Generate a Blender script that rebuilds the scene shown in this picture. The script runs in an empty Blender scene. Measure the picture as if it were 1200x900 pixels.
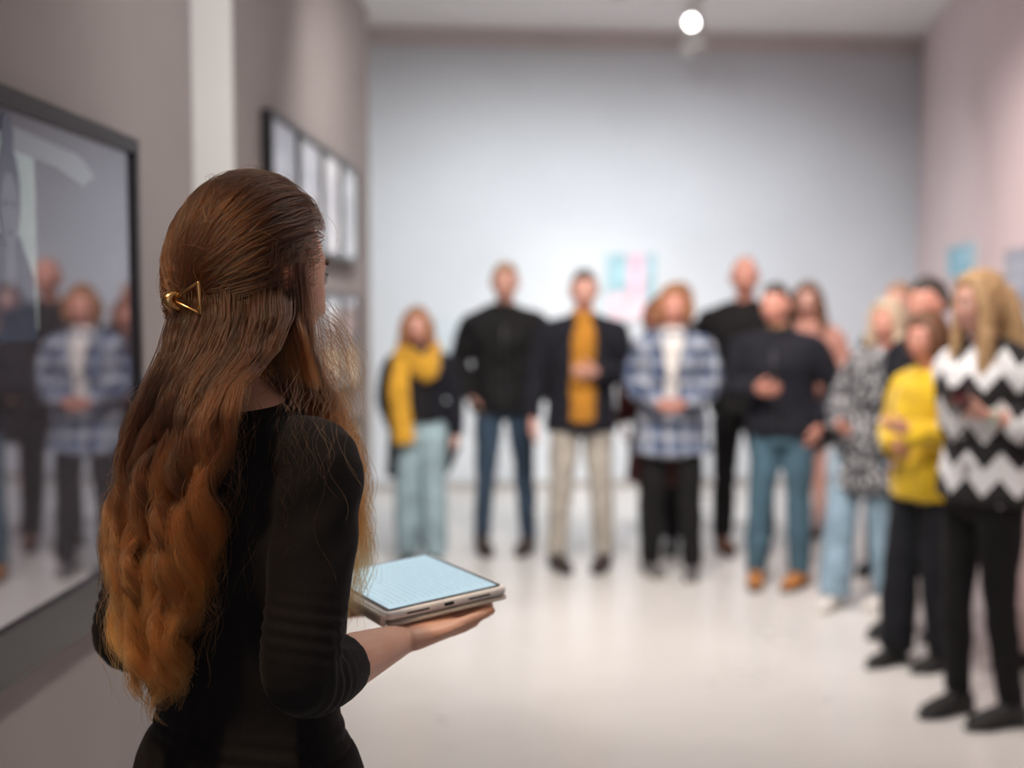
import bpy, math, random
import numpy as np
from mathutils import Vector, Matrix, Euler

scene = bpy.context.scene
COL = scene.collection
PI = math.pi
random.seed(7)
RNG = np.random.default_rng(11)

# ------------------------------------------------------------------ camera
F = 1400.0
CAM = Vector((0.0, 0.0, 1.56))
PITCH = math.atan(88.0 / F)
cam_data = bpy.data.cameras.new('camera')
cam = bpy.data.objects.new('camera', cam_data)
COL.objects.link(cam)
cam.location = CAM
cam.rotation_euler = (PI / 2 - PITCH, 0, 0)
cam_data.sensor_width = 36.0
cam_data.lens = 36.0 * F / 1200.0
cam_data.clip_start = 0.05
cam_data.dof.use_dof = True
cam_data.dof.focus_distance = 1.36
cam_data.dof.aperture_fstop = 2.0
scene.camera = cam

# ------------------------------------------------------------------ world, exposure
world = bpy.data.worlds.new('world')
scene.world = world
world.use_nodes = True
world.node_tree.nodes['Background'].inputs[0].default_value = (0.95, 0.93, 0.95, 1)
world.node_tree.nodes['Background'].inputs[1].default_value = 0.50
vs = scene.view_settings
vs.view_transform = 'Standard'
vs.look = 'None'
vs.exposure = 0.16
vs.gamma = 1.0
vs.use_curve_mapping = False

# lamps of the room: ceiling spots (x, y, aim x, aim y, aim z, watts, colour, cone degrees, blend)
CEIL = 3.92
SPOTS = [
    # wash on the far wall (cool)
    (-0.5, 7.55, -0.4, 10.25, 0.70, 165, (0.93, 0.972, 1.0), 110, 1.0, 'near the grey partition, turned to the far wall'),
    (0.9, 7.6, 1.0, 10.4, 0.70, 172, (0.93, 0.972, 1.0), 110, 1.0, 'over the standing men, turned to the far wall'),
    (2.1, 7.6, 2.2, 10.5, 0.70, 110, (0.90, 0.95, 1.0), 100, 1.0, 'by the pink lit wall, turned to the far wall'),
    (0.7, 7.9, 0.8, 10.4, 0.15, 150, (1.0, 0.90, 0.78), 60, 1.0, 'turned to the foot of the far wall'),
    # wash on the right wall (pinkish)
    (1.2, 6.6, 2.95, 7.5, 0.9, 130, (1.0, 0.90, 0.88), 90, 1.0, 'turned to the small blue picture'),
    (0.7, 5.0, 2.65, 5.8, 0.7, 110, (1.0, 0.90, 0.88), 90, 1.0, 'turned to the grid of squares on the pink lit wall'),
    # over the visitors and the floor
    (0.1, 4.4, 0.2, 6.9, 0.9, 400, (1.0, 0.93, 0.87), 105, 1.0, 'over the open floor before the standing men'),
    (0.9, 3.8, 1.5, 6.0, 0.9, 260, (1.0, 0.91, 0.86), 100, 1.0, 'over the open floor before the yellow jumper'),
    (0.6, 2.2, 0.6, 3.8, 0.0, 250, (1.0, 0.94, 0.88), 120, 1.0, 'over the empty floor beside the tablet'),
    # on the partition wall and the speaker
    (-0.1, 2.2, -1.0, 5.0, 1.5, 90, (1.0, 0.95, 0.93), 95, 1.0, 'turned to the grid of black frames'),
    (-0.93, 0.25, -0.57, 1.42, 1.00, 165, (1.0, 0.70, 0.42), 36, 1.0, 'turned to the back of the long haired woman'),
]


# ------------------------------------------------------------------ pixel helpers
_fw = Vector((0, math.cos(PITCH), -math.sin(PITCH)))
_up = Vector((0, math.sin(PITCH), math.cos(PITCH)))
_rt = Vector((1, 0, 0))


def ray(px, py):
    return _fw + _rt * ((px - 600.0) / F) - _up * ((py - 450.0) / F)


def at(px, py, Y):
    d = ray(px, py)
    return CAM + d * (Y / d.y)


def ground(px, py, z=0.0):
    d = ray(px, py)
    return CAM + d * ((z - CAM.z) / d.z)


# ------------------------------------------------------------------ materials
MATS = {}


def new_mat(name):
    m = bpy.data.materials.new(name)
    m.use_nodes = True
    nt = m.node_tree
    return m, nt, nt.nodes['Principled BSDF']


def link(nt, a, b):
    nt.links.new(a, b)


def ramp(nt, fac, stops):
    r = nt.nodes.new('ShaderNodeValToRGB')
    els = r.color_ramp.elements
    while len(els) < len(stops):
        els.new(0.5)
    for e, (p, c) in zip(els, stops):
        e.position = p
        e.color = (*c, 1) if len(c) == 3 else c
    link(nt, fac, r.inputs[0])
    return r


def noise(nt, scale, detail=3, coord='Object', stretch=None, rough=0.5):
    tc = nt.nodes.new('ShaderNodeTexCoord')
    n = nt.nodes.new('ShaderNodeTexNoise')
    n.inputs['Scale'].default_value = scale
    n.inputs['Detail'].default_value = detail
    n.inputs['Roughness'].default_value = rough
    if stretch:
        mp = nt.nodes.new('ShaderNodeMapping')
        mp.inputs['Scale'].default_value = stretch
        link(nt, tc.outputs[coord], mp.inputs[0])
        link(nt, mp.outputs[0], n.inputs['Vector'])
    else:
        link(nt, tc.outputs[coord], n.inputs['Vector'])
    return n


def add_bump(nt, bsdf, height, strength, dist):
    b = nt.nodes.new('ShaderNodeBump')
    b.inputs['Strength'].default_value = strength
    b.inputs['Distance'].default_value = dist
    link(nt, height, b.inputs['Height'])
    link(nt, b.outputs[0], bsdf.inputs['Normal'])


def plain(name, col, rough=0.5, metal=0.0, spec=0.5, var=0.0, vscale=8, bump=0.0, bscale=200, sheen=0.0):
    if name in MATS:
        return MATS[name]
    m, nt, b = new_mat(name)
    b.inputs['Base Color'].default_value = (*col, 1)
    b.inputs['Roughness'].default_value = rough
    b.inputs['Metallic'].default_value = metal
    b.inputs['Specular IOR Level'].default_value = spec
    if sheen:
        b.inputs['Sheen Weight'].default_value = sheen
        b.inputs['Sheen Roughness'].default_value = 0.4
    if var:
        n = noise(nt, vscale)
        lo = tuple(c * (1 - var) for c in col)
        hi = tuple(min(1, c * (1 + var)) for c in col)
        r = ramp(nt, n.outputs['Fac'], [(0.3, lo), (0.7, hi)])
        link(nt, r.outputs[0], b.inputs['Base Color'])
    if bump:
        n2 = noise(nt, bscale, 2)
        add_bump(nt, b, n2.outputs['Fac'], bump, 0.002)
    MATS[name] = m
    return m


def fabric(name, col, rough=0.85, var=0.18, sheen=0.15, bscale=260):
    return plain('fabric ' + name, col, rough, 0, 0.25, var, 14, 0.35, bscale, sheen)


def skin_mat(name, col):
    if name in MATS:
        return MATS[name]
    m, nt, b = new_mat(name)
    n = noise(nt, 22, 4)
    r = ramp(nt, n.outputs['Fac'], [(0.3, tuple(c * k for c, k in zip(col, (0.93, 0.86, 0.84)))), (0.7, col)])
    link(nt, r.outputs[0], b.inputs['Base Color'])
    b.inputs['Roughness'].default_value = 0.5
    b.inputs['Subsurface Weight'].default_value = 0.12
    b.inputs['Subsurface Radius'].default_value = (1.0, 0.35, 0.2)
    b.inputs['Subsurface Scale'].default_value = 0.006
    n2 = noise(nt, 420, 2)
    add_bump(nt, b, n2.outputs['Fac'], 0.12, 0.0006)
    MATS[name] = m
    return m


def hair_mesh_mat(name, dark, light, fine=240):
    key = 'hair ' + name
    if key in MATS:
        return MATS[key]
    m, nt, b = new_mat(key)
    n = noise(nt, fine, 3, stretch=(1, 1, 0.04))
    r = ramp(nt, n.outputs['Fac'], [(0.3, dark), (0.7, light)])
    link(nt, r.outputs[0], b.inputs['Base Color'])
    b.inputs['Roughness'].default_value = 0.48
    b.inputs['Specular IOR Level'].default_value = 0.4
    add_bump(nt, b, n.outputs['Fac'], 0.6, 0.004)
    MATS[key] = m
    return m


def mathn(nt, op, a, b=None, c=None):
    n = nt.nodes.new('ShaderNodeMath')
    n.operation = op
    for i, v in enumerate((a, b, c)):
        if v is None:
            continue
        if isinstance(v, (int, float)):
            n.inputs[i].default_value = v
        else:
            link(nt, v, n.inputs[i])
    return n.outputs[0]


def xyz(nt, coord='Object'):
    tc = nt.nodes.new('ShaderNodeTexCoord')
    s = nt.nodes.new('ShaderNodeSeparateXYZ')
    link(nt, tc.outputs[coord], s.inputs[0])
    return s.outputs


def mixc(nt, fac, a, b):
    n = nt.nodes.new('ShaderNodeMix')
    n.data_type = 'RGBA'
    if isinstance(fac, (int, float)):
        n.inputs[0].default_value = fac
    else:
        link(nt, fac, n.inputs[0])
    for i, v in ((6, a), (7, b)):
        if isinstance(v, tuple):
            n.inputs[i].default_value = (*v, 1)
        else:
            link(nt, v, n.inputs[i])
    return n.outputs[2]


def plaid_mat():
    m, nt, b = new_mat('plaid flannel')
    X, Y, Z = xyz(nt)
    u = mathn(nt, 'ADD', X, mathn(nt, 'MULTIPLY', Y, 0.6))

    def stripe(v, period, duty, off=0.0):
        q = mathn(nt, 'FRACT', mathn(nt, 'DIVIDE', mathn(nt, 'ADD', v, off + 10), period))
        return mathn(nt, 'LESS_THAN', q, duty)
    sx, sz = stripe(u, 0.105, 0.42), stripe(Z, 0.105, 0.42)
    cov = mathn(nt, 'MULTIPLY', mathn(nt, 'ADD', sx, sz), 0.5)
    c1 = mixc(nt, cov, (0.018, 0.024, 0.055), (0.36, 0.39, 0.45))
    thin = mathn(nt, 'MAXIMUM', stripe(u, 0.105, 0.08, 0.05), stripe(Z, 0.105, 0.08, 0.05))
    c2 = mixc(nt, mathn(nt, 'MULTIPLY', thin, 0.6), c1, (0.16, 0.26, 0.5))
    link(nt, c2, b.inputs['Base Color'])
    b.inputs['Roughness'].default_value = 0.9
    return m


def chevron_mat():
    m, nt, b = new_mat('black and white chevron knit')
    X, Y, Z = xyz(nt)
    u = mathn(nt, 'ADD', mathn(nt, 'MULTIPLY', X, 1.0), mathn(nt, 'MULTIPLY', Y, 0.8))
    tri = mathn(nt, 'PINGPONG', mathn(nt, 'ADD', u, 5.0), 0.075)
    v = mathn(nt, 'ADD', Z, mathn(nt, 'MULTIPLY', tri, 0.95))
    q = mathn(nt, 'FRACT', mathn(nt, 'DIVIDE', v, 0.19))
    f = mathn(nt, 'LESS_THAN', q, 0.5)
    n = noise(nt, 90, 2)
    wht = mixc(nt, n.outputs['Fac'], (0.62, 0.62, 0.64), (0.8, 0.8, 0.8))
    c = mixc(nt, f, (0.014, 0.012, 0.014), wht)
    link(nt, c, b.inputs['Base Color'])
    b.inputs['Roughness'].default_value = 0.95
    add_bump(nt, b, n.outputs['Fac'], 0.6, 0.004)
    return m


def blouse_mat():
    m, nt, b = new_mat('black and white leaf print')
    n = noise(nt, 44, 4, stretch=(1, 1, 0.6), rough=0.7)
    r = ramp(nt, n.outputs['Fac'], [(0.525, (0.012, 0.012, 0.015)), (0.57, (0.50, 0.50, 0.52))])
    link(nt, r.outputs[0], b.inputs['Base Color'])
    b.inputs['Roughness'].default_value = 0.8
    return m


def denim(name, col):
    key = 'denim ' + name
    if key in MATS:
        return MATS[key]
    m, nt, b = new_mat(key)
    n = noise(nt, 7, 4)
    r = ramp(nt, n.outputs['Fac'], [(0.3, tuple(c * 0.7 for c in col)), (0.7, tuple(min(1, c * 1.3) for c in col))])
    link(nt, r.outputs[0], b.inputs['Base Color'])
    b.inputs['Roughness'].default_value = 0.85
    n2 = noise(nt, 500, 1)
    add_bump(nt, b, n2.outputs['Fac'], 0.3, 0.001)
    MATS[key] = m
    return m


# ------------------------------------------------------------------ mesh helpers
def mesh_obj(name, me, mats, parent=None, smooth=True):
    o = bpy.data.objects.new(name, me)
    COL.objects.link(o)
    if not isinstance(mats, (list, tuple)):
        mats = [mats]
    me.materials.clear()
    for m in mats:
        me.materials.append(m)
    if smooth:
        me.polygons.foreach_set('use_smooth', [True] * len(me.polygons))
    if parent is not None:
        o.parent = parent
    return o


def merge(parts):
    V, Fc = [], []
    for v, f in parts:
        k = len(V)
        V.extend(v)
        Fc.extend([tuple(i + k for i in q) for q in f])
    return V, Fc


def mk(name, parts, mats, parent=None, smooth=True):
    v, f = merge(parts)
    me = bpy.data.meshes.new(name)
    me.from_pydata([tuple(p) for p in v], [], f)
    me.validate()
    return mesh_obj(name, me, mats, parent, smooth)


def box(x0, x1, y0, y1, z0, z1, M=None):
    v = [Vector((x, y, z)) for x in (x0, x1) for y in (y0, y1) for z in (z0, z1)]
    if M is not None:
        v = [M @ p for p in v]
    f = [(0, 1, 3, 2), (4, 6, 7, 5), (0, 4, 5, 1), (2, 3, 7, 6), (0, 2, 6, 4), (1, 5, 7, 3)]
    return v, f


def rbox(w, d, h, r, M=None, n=4, e=0.0):
    """slab with rounded vertical corners, centred, optional edge chamfer e"""
    pts = []
    for cx, cy, a0 in ((w / 2 - r, d / 2 - r, 0), (-w / 2 + r, d / 2 - r, 90), (-w / 2 + r, -d / 2 + r, 180), (w / 2 - r, -d / 2 + r, 270)):
        for k in range(n + 1):
            a = math.radians(a0 + 90 * k / n)
            pts.append((cx + r * math.cos(a), cy + r * math.sin(a), math.cos(a), math.sin(a)))
    lv = [(-h / 2, e), (-h / 2 + e, 0), (h / 2 - e, 0), (h / 2, e)] if e else [(-h / 2, 0), (h / 2, 0)]
    N = len(pts)
    v, f = [], []
    for z, ins in lv:
        for x, y, nx, ny in pts:
            v.append(Vector((x - nx * ins, y - ny * ins, z)))
    for k in range(len(lv) - 1):
        for i in range(N):
            j = (i + 1) % N
            f.append((k * N + i, k * N + j, (k + 1) * N + j, (k + 1) * N + i))
    f.append(tuple(range(N - 1, -1, -1)))
    f.append(tuple(range((len(lv) - 1) * N, len(lv) * N)))
    if M is not None:
        v = [M @ p for p in v]
    return v, f


def catmull(P, sub):
    P = np.asarray(P, float)
    if len(P) < 3 or sub <= 1:
        if sub <= 1:
            return P
        t = np.linspace(0, 1, sub + 1)[:, None]
        return P[0] * (1 - t) + P[1] * t
    Q = np.vstack([2 * P[0] - P[1], P, 2 * P[-1] - P[-2]])
    out = []
    for i in range(1, len(Q) - 2):
        p0, p1, p2, p3 = Q[i - 1], Q[i], Q[i + 1], Q[i + 2]
        for k in range(sub):
            t = k / sub
            out.append(0.5 * ((2 * p1) + (-p0 + p2) * t + (2 * p0 - 5 * p1 + 4 * p2 - p3) * t * t + (-p0 + 3 * p1 - 3 * p2 + p3) * t ** 3))
    out.append(Q[-2])
    return np.array(out)


def tube(pts, rad, n=14, ref=(1, 0, 0), sub=4, cap=True, capk=0.6):
    """closed loft along pts with elliptic sections; rad = r or (ra along ref, rb)"""
    P = np.array([tuple(p) for p in pts], float)
    R = np.array([(r, r) if isinstance(r, (int, float)) else r for r in rad], float)
    A = catmull(np.hstack([P, R]), sub)
    P, R = A[:, :3], np.maximum(A[:, 3:], 1e-4)
    T = np.gradient(P, axis=0)
    T /= np.maximum(np.linalg.norm(T, axis=1), 1e-9)[:, None]
    ref = np.array(ref, float)
    rings = []
    if cap:
        r0, r1 = R[0].min() * capk, R[-1].min() * capk
        seq = [(P[0] - T[0] * r0, R[0] * 0.30, T[0]), (P[0] - T[0] * r0 * 0.75, R[0] * 0.68, T[0])]
        seq += list(zip(P, R, T))
        seq += [(P[-1] + T[-1] * r1 * 0.75, R[-1] * 0.68, T[-1]), (P[-1] + T[-1] * r1, R[-1] * 0.30, T[-1])]
    else:
        seq = list(zip(P, R, T))
    ang = np.linspace(0, 2 * PI, n, endpoint=False)
    for p, r, t in seq:
        a = ref - t * ref.dot(t)
        if np.linalg.norm(a) < 0.15:
            alt = np.array([0, 1.0, 0]) if abs(t[1]) < 0.9 else np.array([0, 0, 1.0])
            a = alt - t * alt.dot(t)
        a /= np.linalg.norm(a)
        b = np.cross(t, a)
        rings.append(p + np.outer(np.cos(ang) * r[0], a) + np.outer(np.sin(ang) * r[1], b))
    V = np.vstack(rings)
    f = []
    for k in range(len(rings) - 1):
        for i in range(n):
            j = (i + 1) % n
            f.append((k * n + i, k * n + j, (k + 1) * n + j, (k + 1) * n + i))
    f.append(tuple(range(n - 1, -1, -1)))
    f.append(tuple(range((len(rings) - 1) * n, len(rings) * n)))
    return [Vector(p) for p in V], f


def ellipsoid(c, r, M=None, nu=14, nv=9):
    v, f = [], []
    for j in range(1, nv):
        th = PI * j / nv
        for i in range(nu):
            a = 2 * PI * i / nu
            v.append(Vector((math.sin(th) * math.cos(a) * r[0], math.sin(th) * math.sin(a) * r[1], math.cos(th) * r[2])))
    v.append(Vector((0, 0, r[2])))
    v.append(Vector((0, 0, -r[2])))
    for j in range(nv - 2):
        for i in range(nu):
            k = (i + 1) % nu
            f.append((j * nu + i, (j + 1) * nu + i, (j + 1) * nu + k, j * nu + k))
    t, b = len(v) - 2, len(v) - 1
    for i in range(nu):
        k = (i + 1) % nu
        f.append((t, i, k))
        f.append((b, (nv - 2) * nu + k, (nv - 2) * nu + i))
    if M is not None:
        v = [M @ p for p in v]
    c = Vector(c)
    return [p + c for p in v], f


def waves(co, amp, scale, seed, n=7):
    g = np.random.default_rng(seed)
    out = np.zeros(len(co))
    for k in range(n):
        d = g.normal(size=3)
        d /= np.linalg.norm(d)
        s = scale * g.uniform(0.6, 1.7)
        ph = g.uniform(0, 6.28)
        out += np.sin(co @ d * s + ph + 1.3 * np.sin(co @ g.normal(size=3) * scale * 0.35 + ph))
    return amp * out / math.sqrt(n)


def remesh(parts, voxel, smooth=2, folds=None, fn=None):
    """one continuous surface out of overlapping closed lofts; returns a mesh"""
    v, f = merge(parts)
    me = bpy.data.meshes.new('tmp')
    me.from_pydata([tuple(p) for p in v], [], f)
    ob = bpy.data.objects.new('tmp', me)
    COL.objects.link(ob)
    r = ob.modifiers.new('r', 'REMESH')
    r.mode = 'VOXEL'
    r.voxel_size = voxel
    if smooth:
        s = ob.modifiers.new('s', 'SMOOTH')
        s.factor = 0.5
        s.iterations = smooth
    dg = bpy.context.evaluated_depsgraph_get()
    dg.update()
    out = bpy.data.meshes.new_from_object(ob.evaluated_get(dg))
    bpy.data.objects.remove(ob)
    bpy.data.meshes.remove(me)
    N = len(out.vertices)
    if (folds or fn) and N:
        co = np.empty(N * 3)
        out.vertices.foreach_get('co', co)
        co = co.reshape(-1, 3)
        no = np.empty(N * 3)
        out.vertices.foreach_get('normal', no)
        no = no.reshape(-1, 3)
        if folds:
            amp, sc, seed = folds
            co = co + no * waves(co, amp, sc, seed)[:, None]
        if fn:
            co = co + no * fn(co)[:, None]
        out.vertices.foreach_set('co', co.ravel())
        out.update()
    return out


def join_mesh(name, items, parent):
    """items = [(mesh or (v,f), material)] -> one object, one slot per material"""
    V, Fc, MI, mats = [], [], [], []
    for it, mat in items:
        if mat not in mats:
            mats.append(mat)
        mi = mats.index(mat)
        k = len(V)
        if isinstance(it, bpy.types.Mesh):
            n = len(it.vertices)
            co = np.empty(n * 3)
            it.vertices.foreach_get('co', co)
            V.extend(map(tuple, co.reshape(-1, 3)))
            fs = [tuple(i + k for i in p.vertices) for p in it.polygons]
            bpy.data.meshes.remove(it)
        else:
            v, f = it
            V.extend(tuple(p) for p in v)
            fs = [tuple(i + k for i in q) for q in f]
        Fc.extend(fs)
        MI.extend([mi] * len(fs))
    me = bpy.data.meshes.new(name)
    me.from_pydata(V, [], Fc)
    o = mesh_obj(name, me, mats, parent)
    me.polygons.foreach_set('material_index', MI)
    return o


def empty(name, loc, rz=0.0):
    o = bpy.data.objects.new(name, None)
    COL.objects.link(o)
    o.location = loc
    o.rotation_euler = (0, 0, rz)
    o.empty_display_size = 0.1
    return o


def tag(o, label, cat, group=None):
    o['label'] = label
    o['category'] = cat
    if group:
        o['group'] = group
    return o


def structure(o):
    o['kind'] = 'structure'
    return o


def lathe(prof, n=20):
    v, f = [], []
    for r, z in prof:
        for i in range(n):
            a = 2 * PI * i / n
            v.append(Vector((r * math.cos(a), r * math.sin(a), z)))
    for k in range(len(prof) - 1):
        for i in range(n):
            j = (i + 1) % n
            f.append((k * n + i, k * n + j, (k + 1) * n + j, (k + 1) * n + i))
    f.append(tuple(range(n - 1, -1, -1)))
    f.append(tuple(range((len(prof) - 1) * n, len(prof) * n)))
    return v, f


# ------------------------------------------------------------------ the setting
WX0, WS = -1.046, 0.032                    # face of the partition walls: x = WX0 + WS*y


def wallx(y):
    return WX0 + WS * y


m_grey = plain('grey wall paint', (0.275, 0.252, 0.25), 0.8, var=0.05, vscale=3, bump=0.1, bscale=90)
m_white_end = plain('plain white wall', (0.82, 0.81, 0.79), 0.75, var=0.02, vscale=3, bump=0.1, bscale=90)
m_cool_wall = plain('wall paint tinted by cool light', (0.655, 0.69, 0.725), 0.8, var=0.03, vscale=1.5, bump=0.1, bscale=80)  # bluish cast of the cool wall light is put into this colour
m_pinkish_wall = plain('wall paint tinted by pinkish light', (0.80, 0.65, 0.655), 0.8, var=0.03, vscale=1.5, bump=0.1, bscale=80)  # pinkish light on the right wall is painted into its colour
m_ceil = plain('ceiling paint', (0.92, 0.885, 0.87), 0.85, var=0.03, vscale=1.2, bump=0.1, bscale=60)
m_trim = plain('taupe trim paint', (0.60, 0.54, 0.53), 0.7, var=0.05, vscale=3)
m_black = plain('black lacquer', (0.012, 0.011, 0.013), 0.35, var=0.1)
m_white_metal = plain('white metal', (0.75, 0.74, 0.72), 0.4, var=0.03)

# polished concrete
m_floor, nt, b = new_mat('polished concrete')
n1 = noise(nt, 1.3, 5, rough=0.6)
n2 = noise(nt, 9, 4, rough=0.5)
mixf = mathn(nt, 'ADD', mathn(nt, 'MULTIPLY', n1.outputs['Fac'], 0.85), mathn(nt, 'MULTIPLY', n2.outputs['Fac'], 0.15))
r = ramp(nt, mixf, [(0.05, (0.54, 0.52, 0.50)), (0.95, (0.74, 0.725, 0.705))])
link(nt, r.outputs[0], b.inputs['Base Color'])
rr = ramp(nt, n1.outputs['Fac'], [(0.0, (0.24,) * 3), (1.0, (0.34,) * 3)])
link(nt, rr.outputs[0], b.inputs['Roughness'])

# right wall line and far wall line
RC = Vector((3.58, 10.62))                 # far right corner
RS = 0.172


def rightx(y):
    return RC.x + RS * (y - RC.y)


def farY(x):
    return 10.2 + (x + 1.17) * (0.42 / 4.75)


def quad_prism(p, z0, z1):
    n = len(p)
    v = [Vector((x, y, z0)) for x, y in p] + [Vector((x, y, z1)) for x, y in p]
    f = [tuple(range(n - 1, -1, -1)), tuple(range(n, 2 * n))]
    for i in range(n):
        j = (i + 1) % n
        f.append((i, j, n + j, n + i))
    return v, f


structure(mk('floor', [quad_prism([(-4.5, -3), (5.0, -3), (5.0, 11.2), (-4.5, 11.2)], -0.12, 0)], m_floor, smooth=False))
structure(mk('ceiling', [quad_prism([(-4.5, -3), (5.0, -3), (5.0, 11.2), (-4.5, 11.2)], CEIL, CEIL + 0.12)], m_ceil, smooth=False))
structure(mk('wall_back', [quad_prism([(-4.5, farY(-4.5)), (RC.x, RC.y), (RC.x, RC.y + 0.15), (-4.5, farY(-4.5) + 0.15)], 0, CEIL)], m_cool_wall, smooth=False))
structure(mk('wall_right', [quad_prism([(RC.x, RC.y), (rightx(-3), -3), (rightx(-3) + 0.15, -3), (RC.x + 0.15, RC.y)], 0, CEIL)], m_pinkish_wall, smooth=False))
structure(mk('trim_1', [quad_prism([(-4.4, farY(-4.4) - 0.05), (RC.x - 0.01, RC.y - 0.05), (RC.x - 0.01, RC.y), (-4.4, farY(-4.4))], CEIL - 0.15, CEIL - 0.001)], m_trim, smooth=False))
structure(mk('baseboard_back', [quad_prism([(-4.4, farY(-4.4) - 0.012), (RC.x - 0.02, RC.y - 0.012), (RC.x - 0.02, RC.y), (-4.4, farY(-4.4))], 0.001, 0.07)], plain('grey skirting', (0.42, 0.40, 0.385), 0.6, var=0.04), smooth=False))

Y1 = 3.53                                    # partition with the big glazed picture ends here
Y2, Y3 = 3.99, 6.95                          # partition with the grid of frames
WT = 0.22
structure(mk('wall_left', [quad_prism([(wallx(-3), -3), (wallx(-3) - WT, -3), (wallx(Y1) - WT, Y1), (wallx(Y1), Y1)], 0, 3.30)], m_grey, smooth=False))
w2 = structure(mk('wall_partition', [quad_prism([(wallx(Y2), Y2), (wallx(Y2) - WT, Y2), (wallx(Y3) - WT, Y3), (wallx(Y3), Y3)], 0, 3.26)], m_grey, smooth=False))
endp = mk('end_panel', [quad_prism([(wallx(Y2) - 0.001, Y2 - 0.012), (wallx(Y2) - WT, Y2 - 0.012), (wallx(Y2) - WT, Y2 + 0.001), (wallx(Y2) - 0.001, Y2 + 0.001)], 0.0, 3.26)], m_white_end, w2, smooth=False)  # thin added skin, coloured much lighter than the partition's grey faces
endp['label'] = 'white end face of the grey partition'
structure(mk('wall_side', [quad_prism([(-4.5, -3), (-4.35, -3), (-4.35, 10.2), (-4.5, 10.2)], 0, CEIL)], m_white_end, smooth=False))


# ------------------------------------------------------------------ spotlights
m_lens = bpy.data.materials.new('lit lens')
m_lens.use_nodes = True
ntl = m_lens.node_tree
ntl.nodes.remove(ntl.nodes['Principled BSDF'])
em = ntl.nodes.new('ShaderNodeEmission')
em.inputs[0].default_value = (1, 0.98, 0.95, 1)
em.inputs[1].default_value = 14
ntl.links.new(em.outputs[0], ntl.nodes['Material Output'].inputs[0])


def spotlight(x, y, aim, label, group, watts=None, col=(1, 1, 1), cone=80, blend=1.0, drop=0.24):
    head = Vector((x, y, CEIL - drop))
    root = empty('spotlight', (x, y, CEIL))
    d = (Vector(aim) - head).normalized()
    q = Vector((0, 0, -1)).rotation_difference(d).to_matrix().to_4x4()
    M = Matrix.Translation((0, 0, -drop)) @ q
    mk('ceiling_mount', [rbox(0.1, 0.045, 0.03, 0.008, Matrix.Translation((0, 0, -0.0155)))], m_white_metal, root, False)
    mk('stem', [tube([(0, 0, -0.02), (0, 0, -drop + 0.03)], [0.012, 0.012], 10, sub=2)], m_white_metal, root)
    prof = [(0.012, 0.075), (0.034, 0.07), (0.048, 0.0), (0.050, -0.105), (0.046, -0.105), (0.045, -0.062), (0.010, -0.06)]
    can = mk('lamp_housing', [([M @ p for p in v], f) for v, f in [lathe(prof, 22)]], m_white_metal, root)
    mk('lens', [([M @ p for p in v], f) for v, f in [lathe([(0.043, -0.066), (0.043, -0.072), (0.02, -0.078)], 22)]], m_lens, can)
    tag(root, label, 'spotlight', group)
    if watts:
        l = bpy.data.lights.new('spot', 'SPOT')
        l.energy = watts
        l.color = col
        l.spot_size = math.radians(cone)
        l.spot_blend = blend
        l.shadow_soft_size = 0.09
        lo = bpy.data.objects.new('spot_beam', l)
        COL.objects.link(lo)
        lo.parent = root
        lo.location = M @ Vector((0, 0, -0.108))
        lo.rotation_euler = q.to_euler()
    return root


for x, y, ax, ay, az, w, c, cone, bl, where in SPOTS:
    spotlight(x, y, (ax, ay, az), 'white ceiling spotlight ' + where, 'ceiling spotlights', w, c, cone, bl)

# the spotlight seen against the ceiling, with two more heads behind it
for px, py, Y, aim in ((813, 25, 8.8, (-1.2, 2.0, 1.4)), (820, 37, 9.15, (1.4, 9.3, 0.2)), (808, 49, 9.5, (0.6, 10.3, 1.0))):
    p = at(px, py, Y)
    spotlight(p.x, Y, aim, ['white spotlight glaring straight out below the ceiling',
                           'white spotlight tilted down, just behind the glaring one',
                           'white spotlight turned to the far wall behind two others'][int(round((Y - 8.8) / 0.35))],
              'spotlights in a row near the far wall', drop=CEIL - p.z)

# ------------------------------------------------------------------ big glazed picture on the left wall
ang_w = math.atan(WS)


def wallM(y, z, off=0.0):
    """frame at the partition face: local x runs along the wall (deeper), local y out of the wall, z up"""
    o = Vector((wallx(y) + off * math.cos(ang_w), y - off * math.sin(ang_w), z))
    ax = Vector((math.sin(ang_w), math.cos(ang_w), 0))
    ay = Vector((math.cos(ang_w), -math.sin(ang_w), 0))
    return Matrix(((ax.x, ay.x, 0, o.x), (ax.y, ay.y, 0, o.y), (0, 0, 1, o.z), (0, 0, 0, 1)))


def ysolve(px, off=0.05):
    k = (px - 600.0) / F
    return (WX0 + off) / (k - WS)


m_print_bg = None


def glazed(name, build, refl=0.5, rough=0.02):
    m, nt, b = new_mat(name)
    build(nt, b)
    b.inputs['Roughness'].default_value = 0.6
    g = nt.nodes.new('ShaderNodeBsdfGlossy')
    g.inputs['Roughness'].default_value = rough
    g.inputs['Color'].default_value = (0.95, 0.94, 1.0, 1)
    mx = nt.nodes.new('ShaderNodeMixShader')
    mx.inputs[0].default_value = refl
    link(nt, b.outputs[0], mx.inputs[1])
    link(nt, g.outputs[0], mx.inputs[2])
    link(nt, mx.outputs[0], nt.nodes['Material Output'].inputs[0])
    return m


ypR = ysolve(168)
zT = at(168, 164, ypR).z
zB = at(168, 692, ypR).z
PW = 1.95
pic = empty('glazed_picture', (0, 0, 0))
pic.matrix_world = wallM(ypR - PW, zB)
PH = zT - zB


def col_print(nt, b):
    X, Y, Z = xyz(nt)
    n = noise(nt, 5, 4)
    r = ramp(nt, n.outputs['Fac'], [(0.3, (0.012, 0.010, 0.017)), (0.7, (0.026, 0.022, 0.034))])
    link(nt, r.outputs[0], b.inputs['Base Color'])


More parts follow.
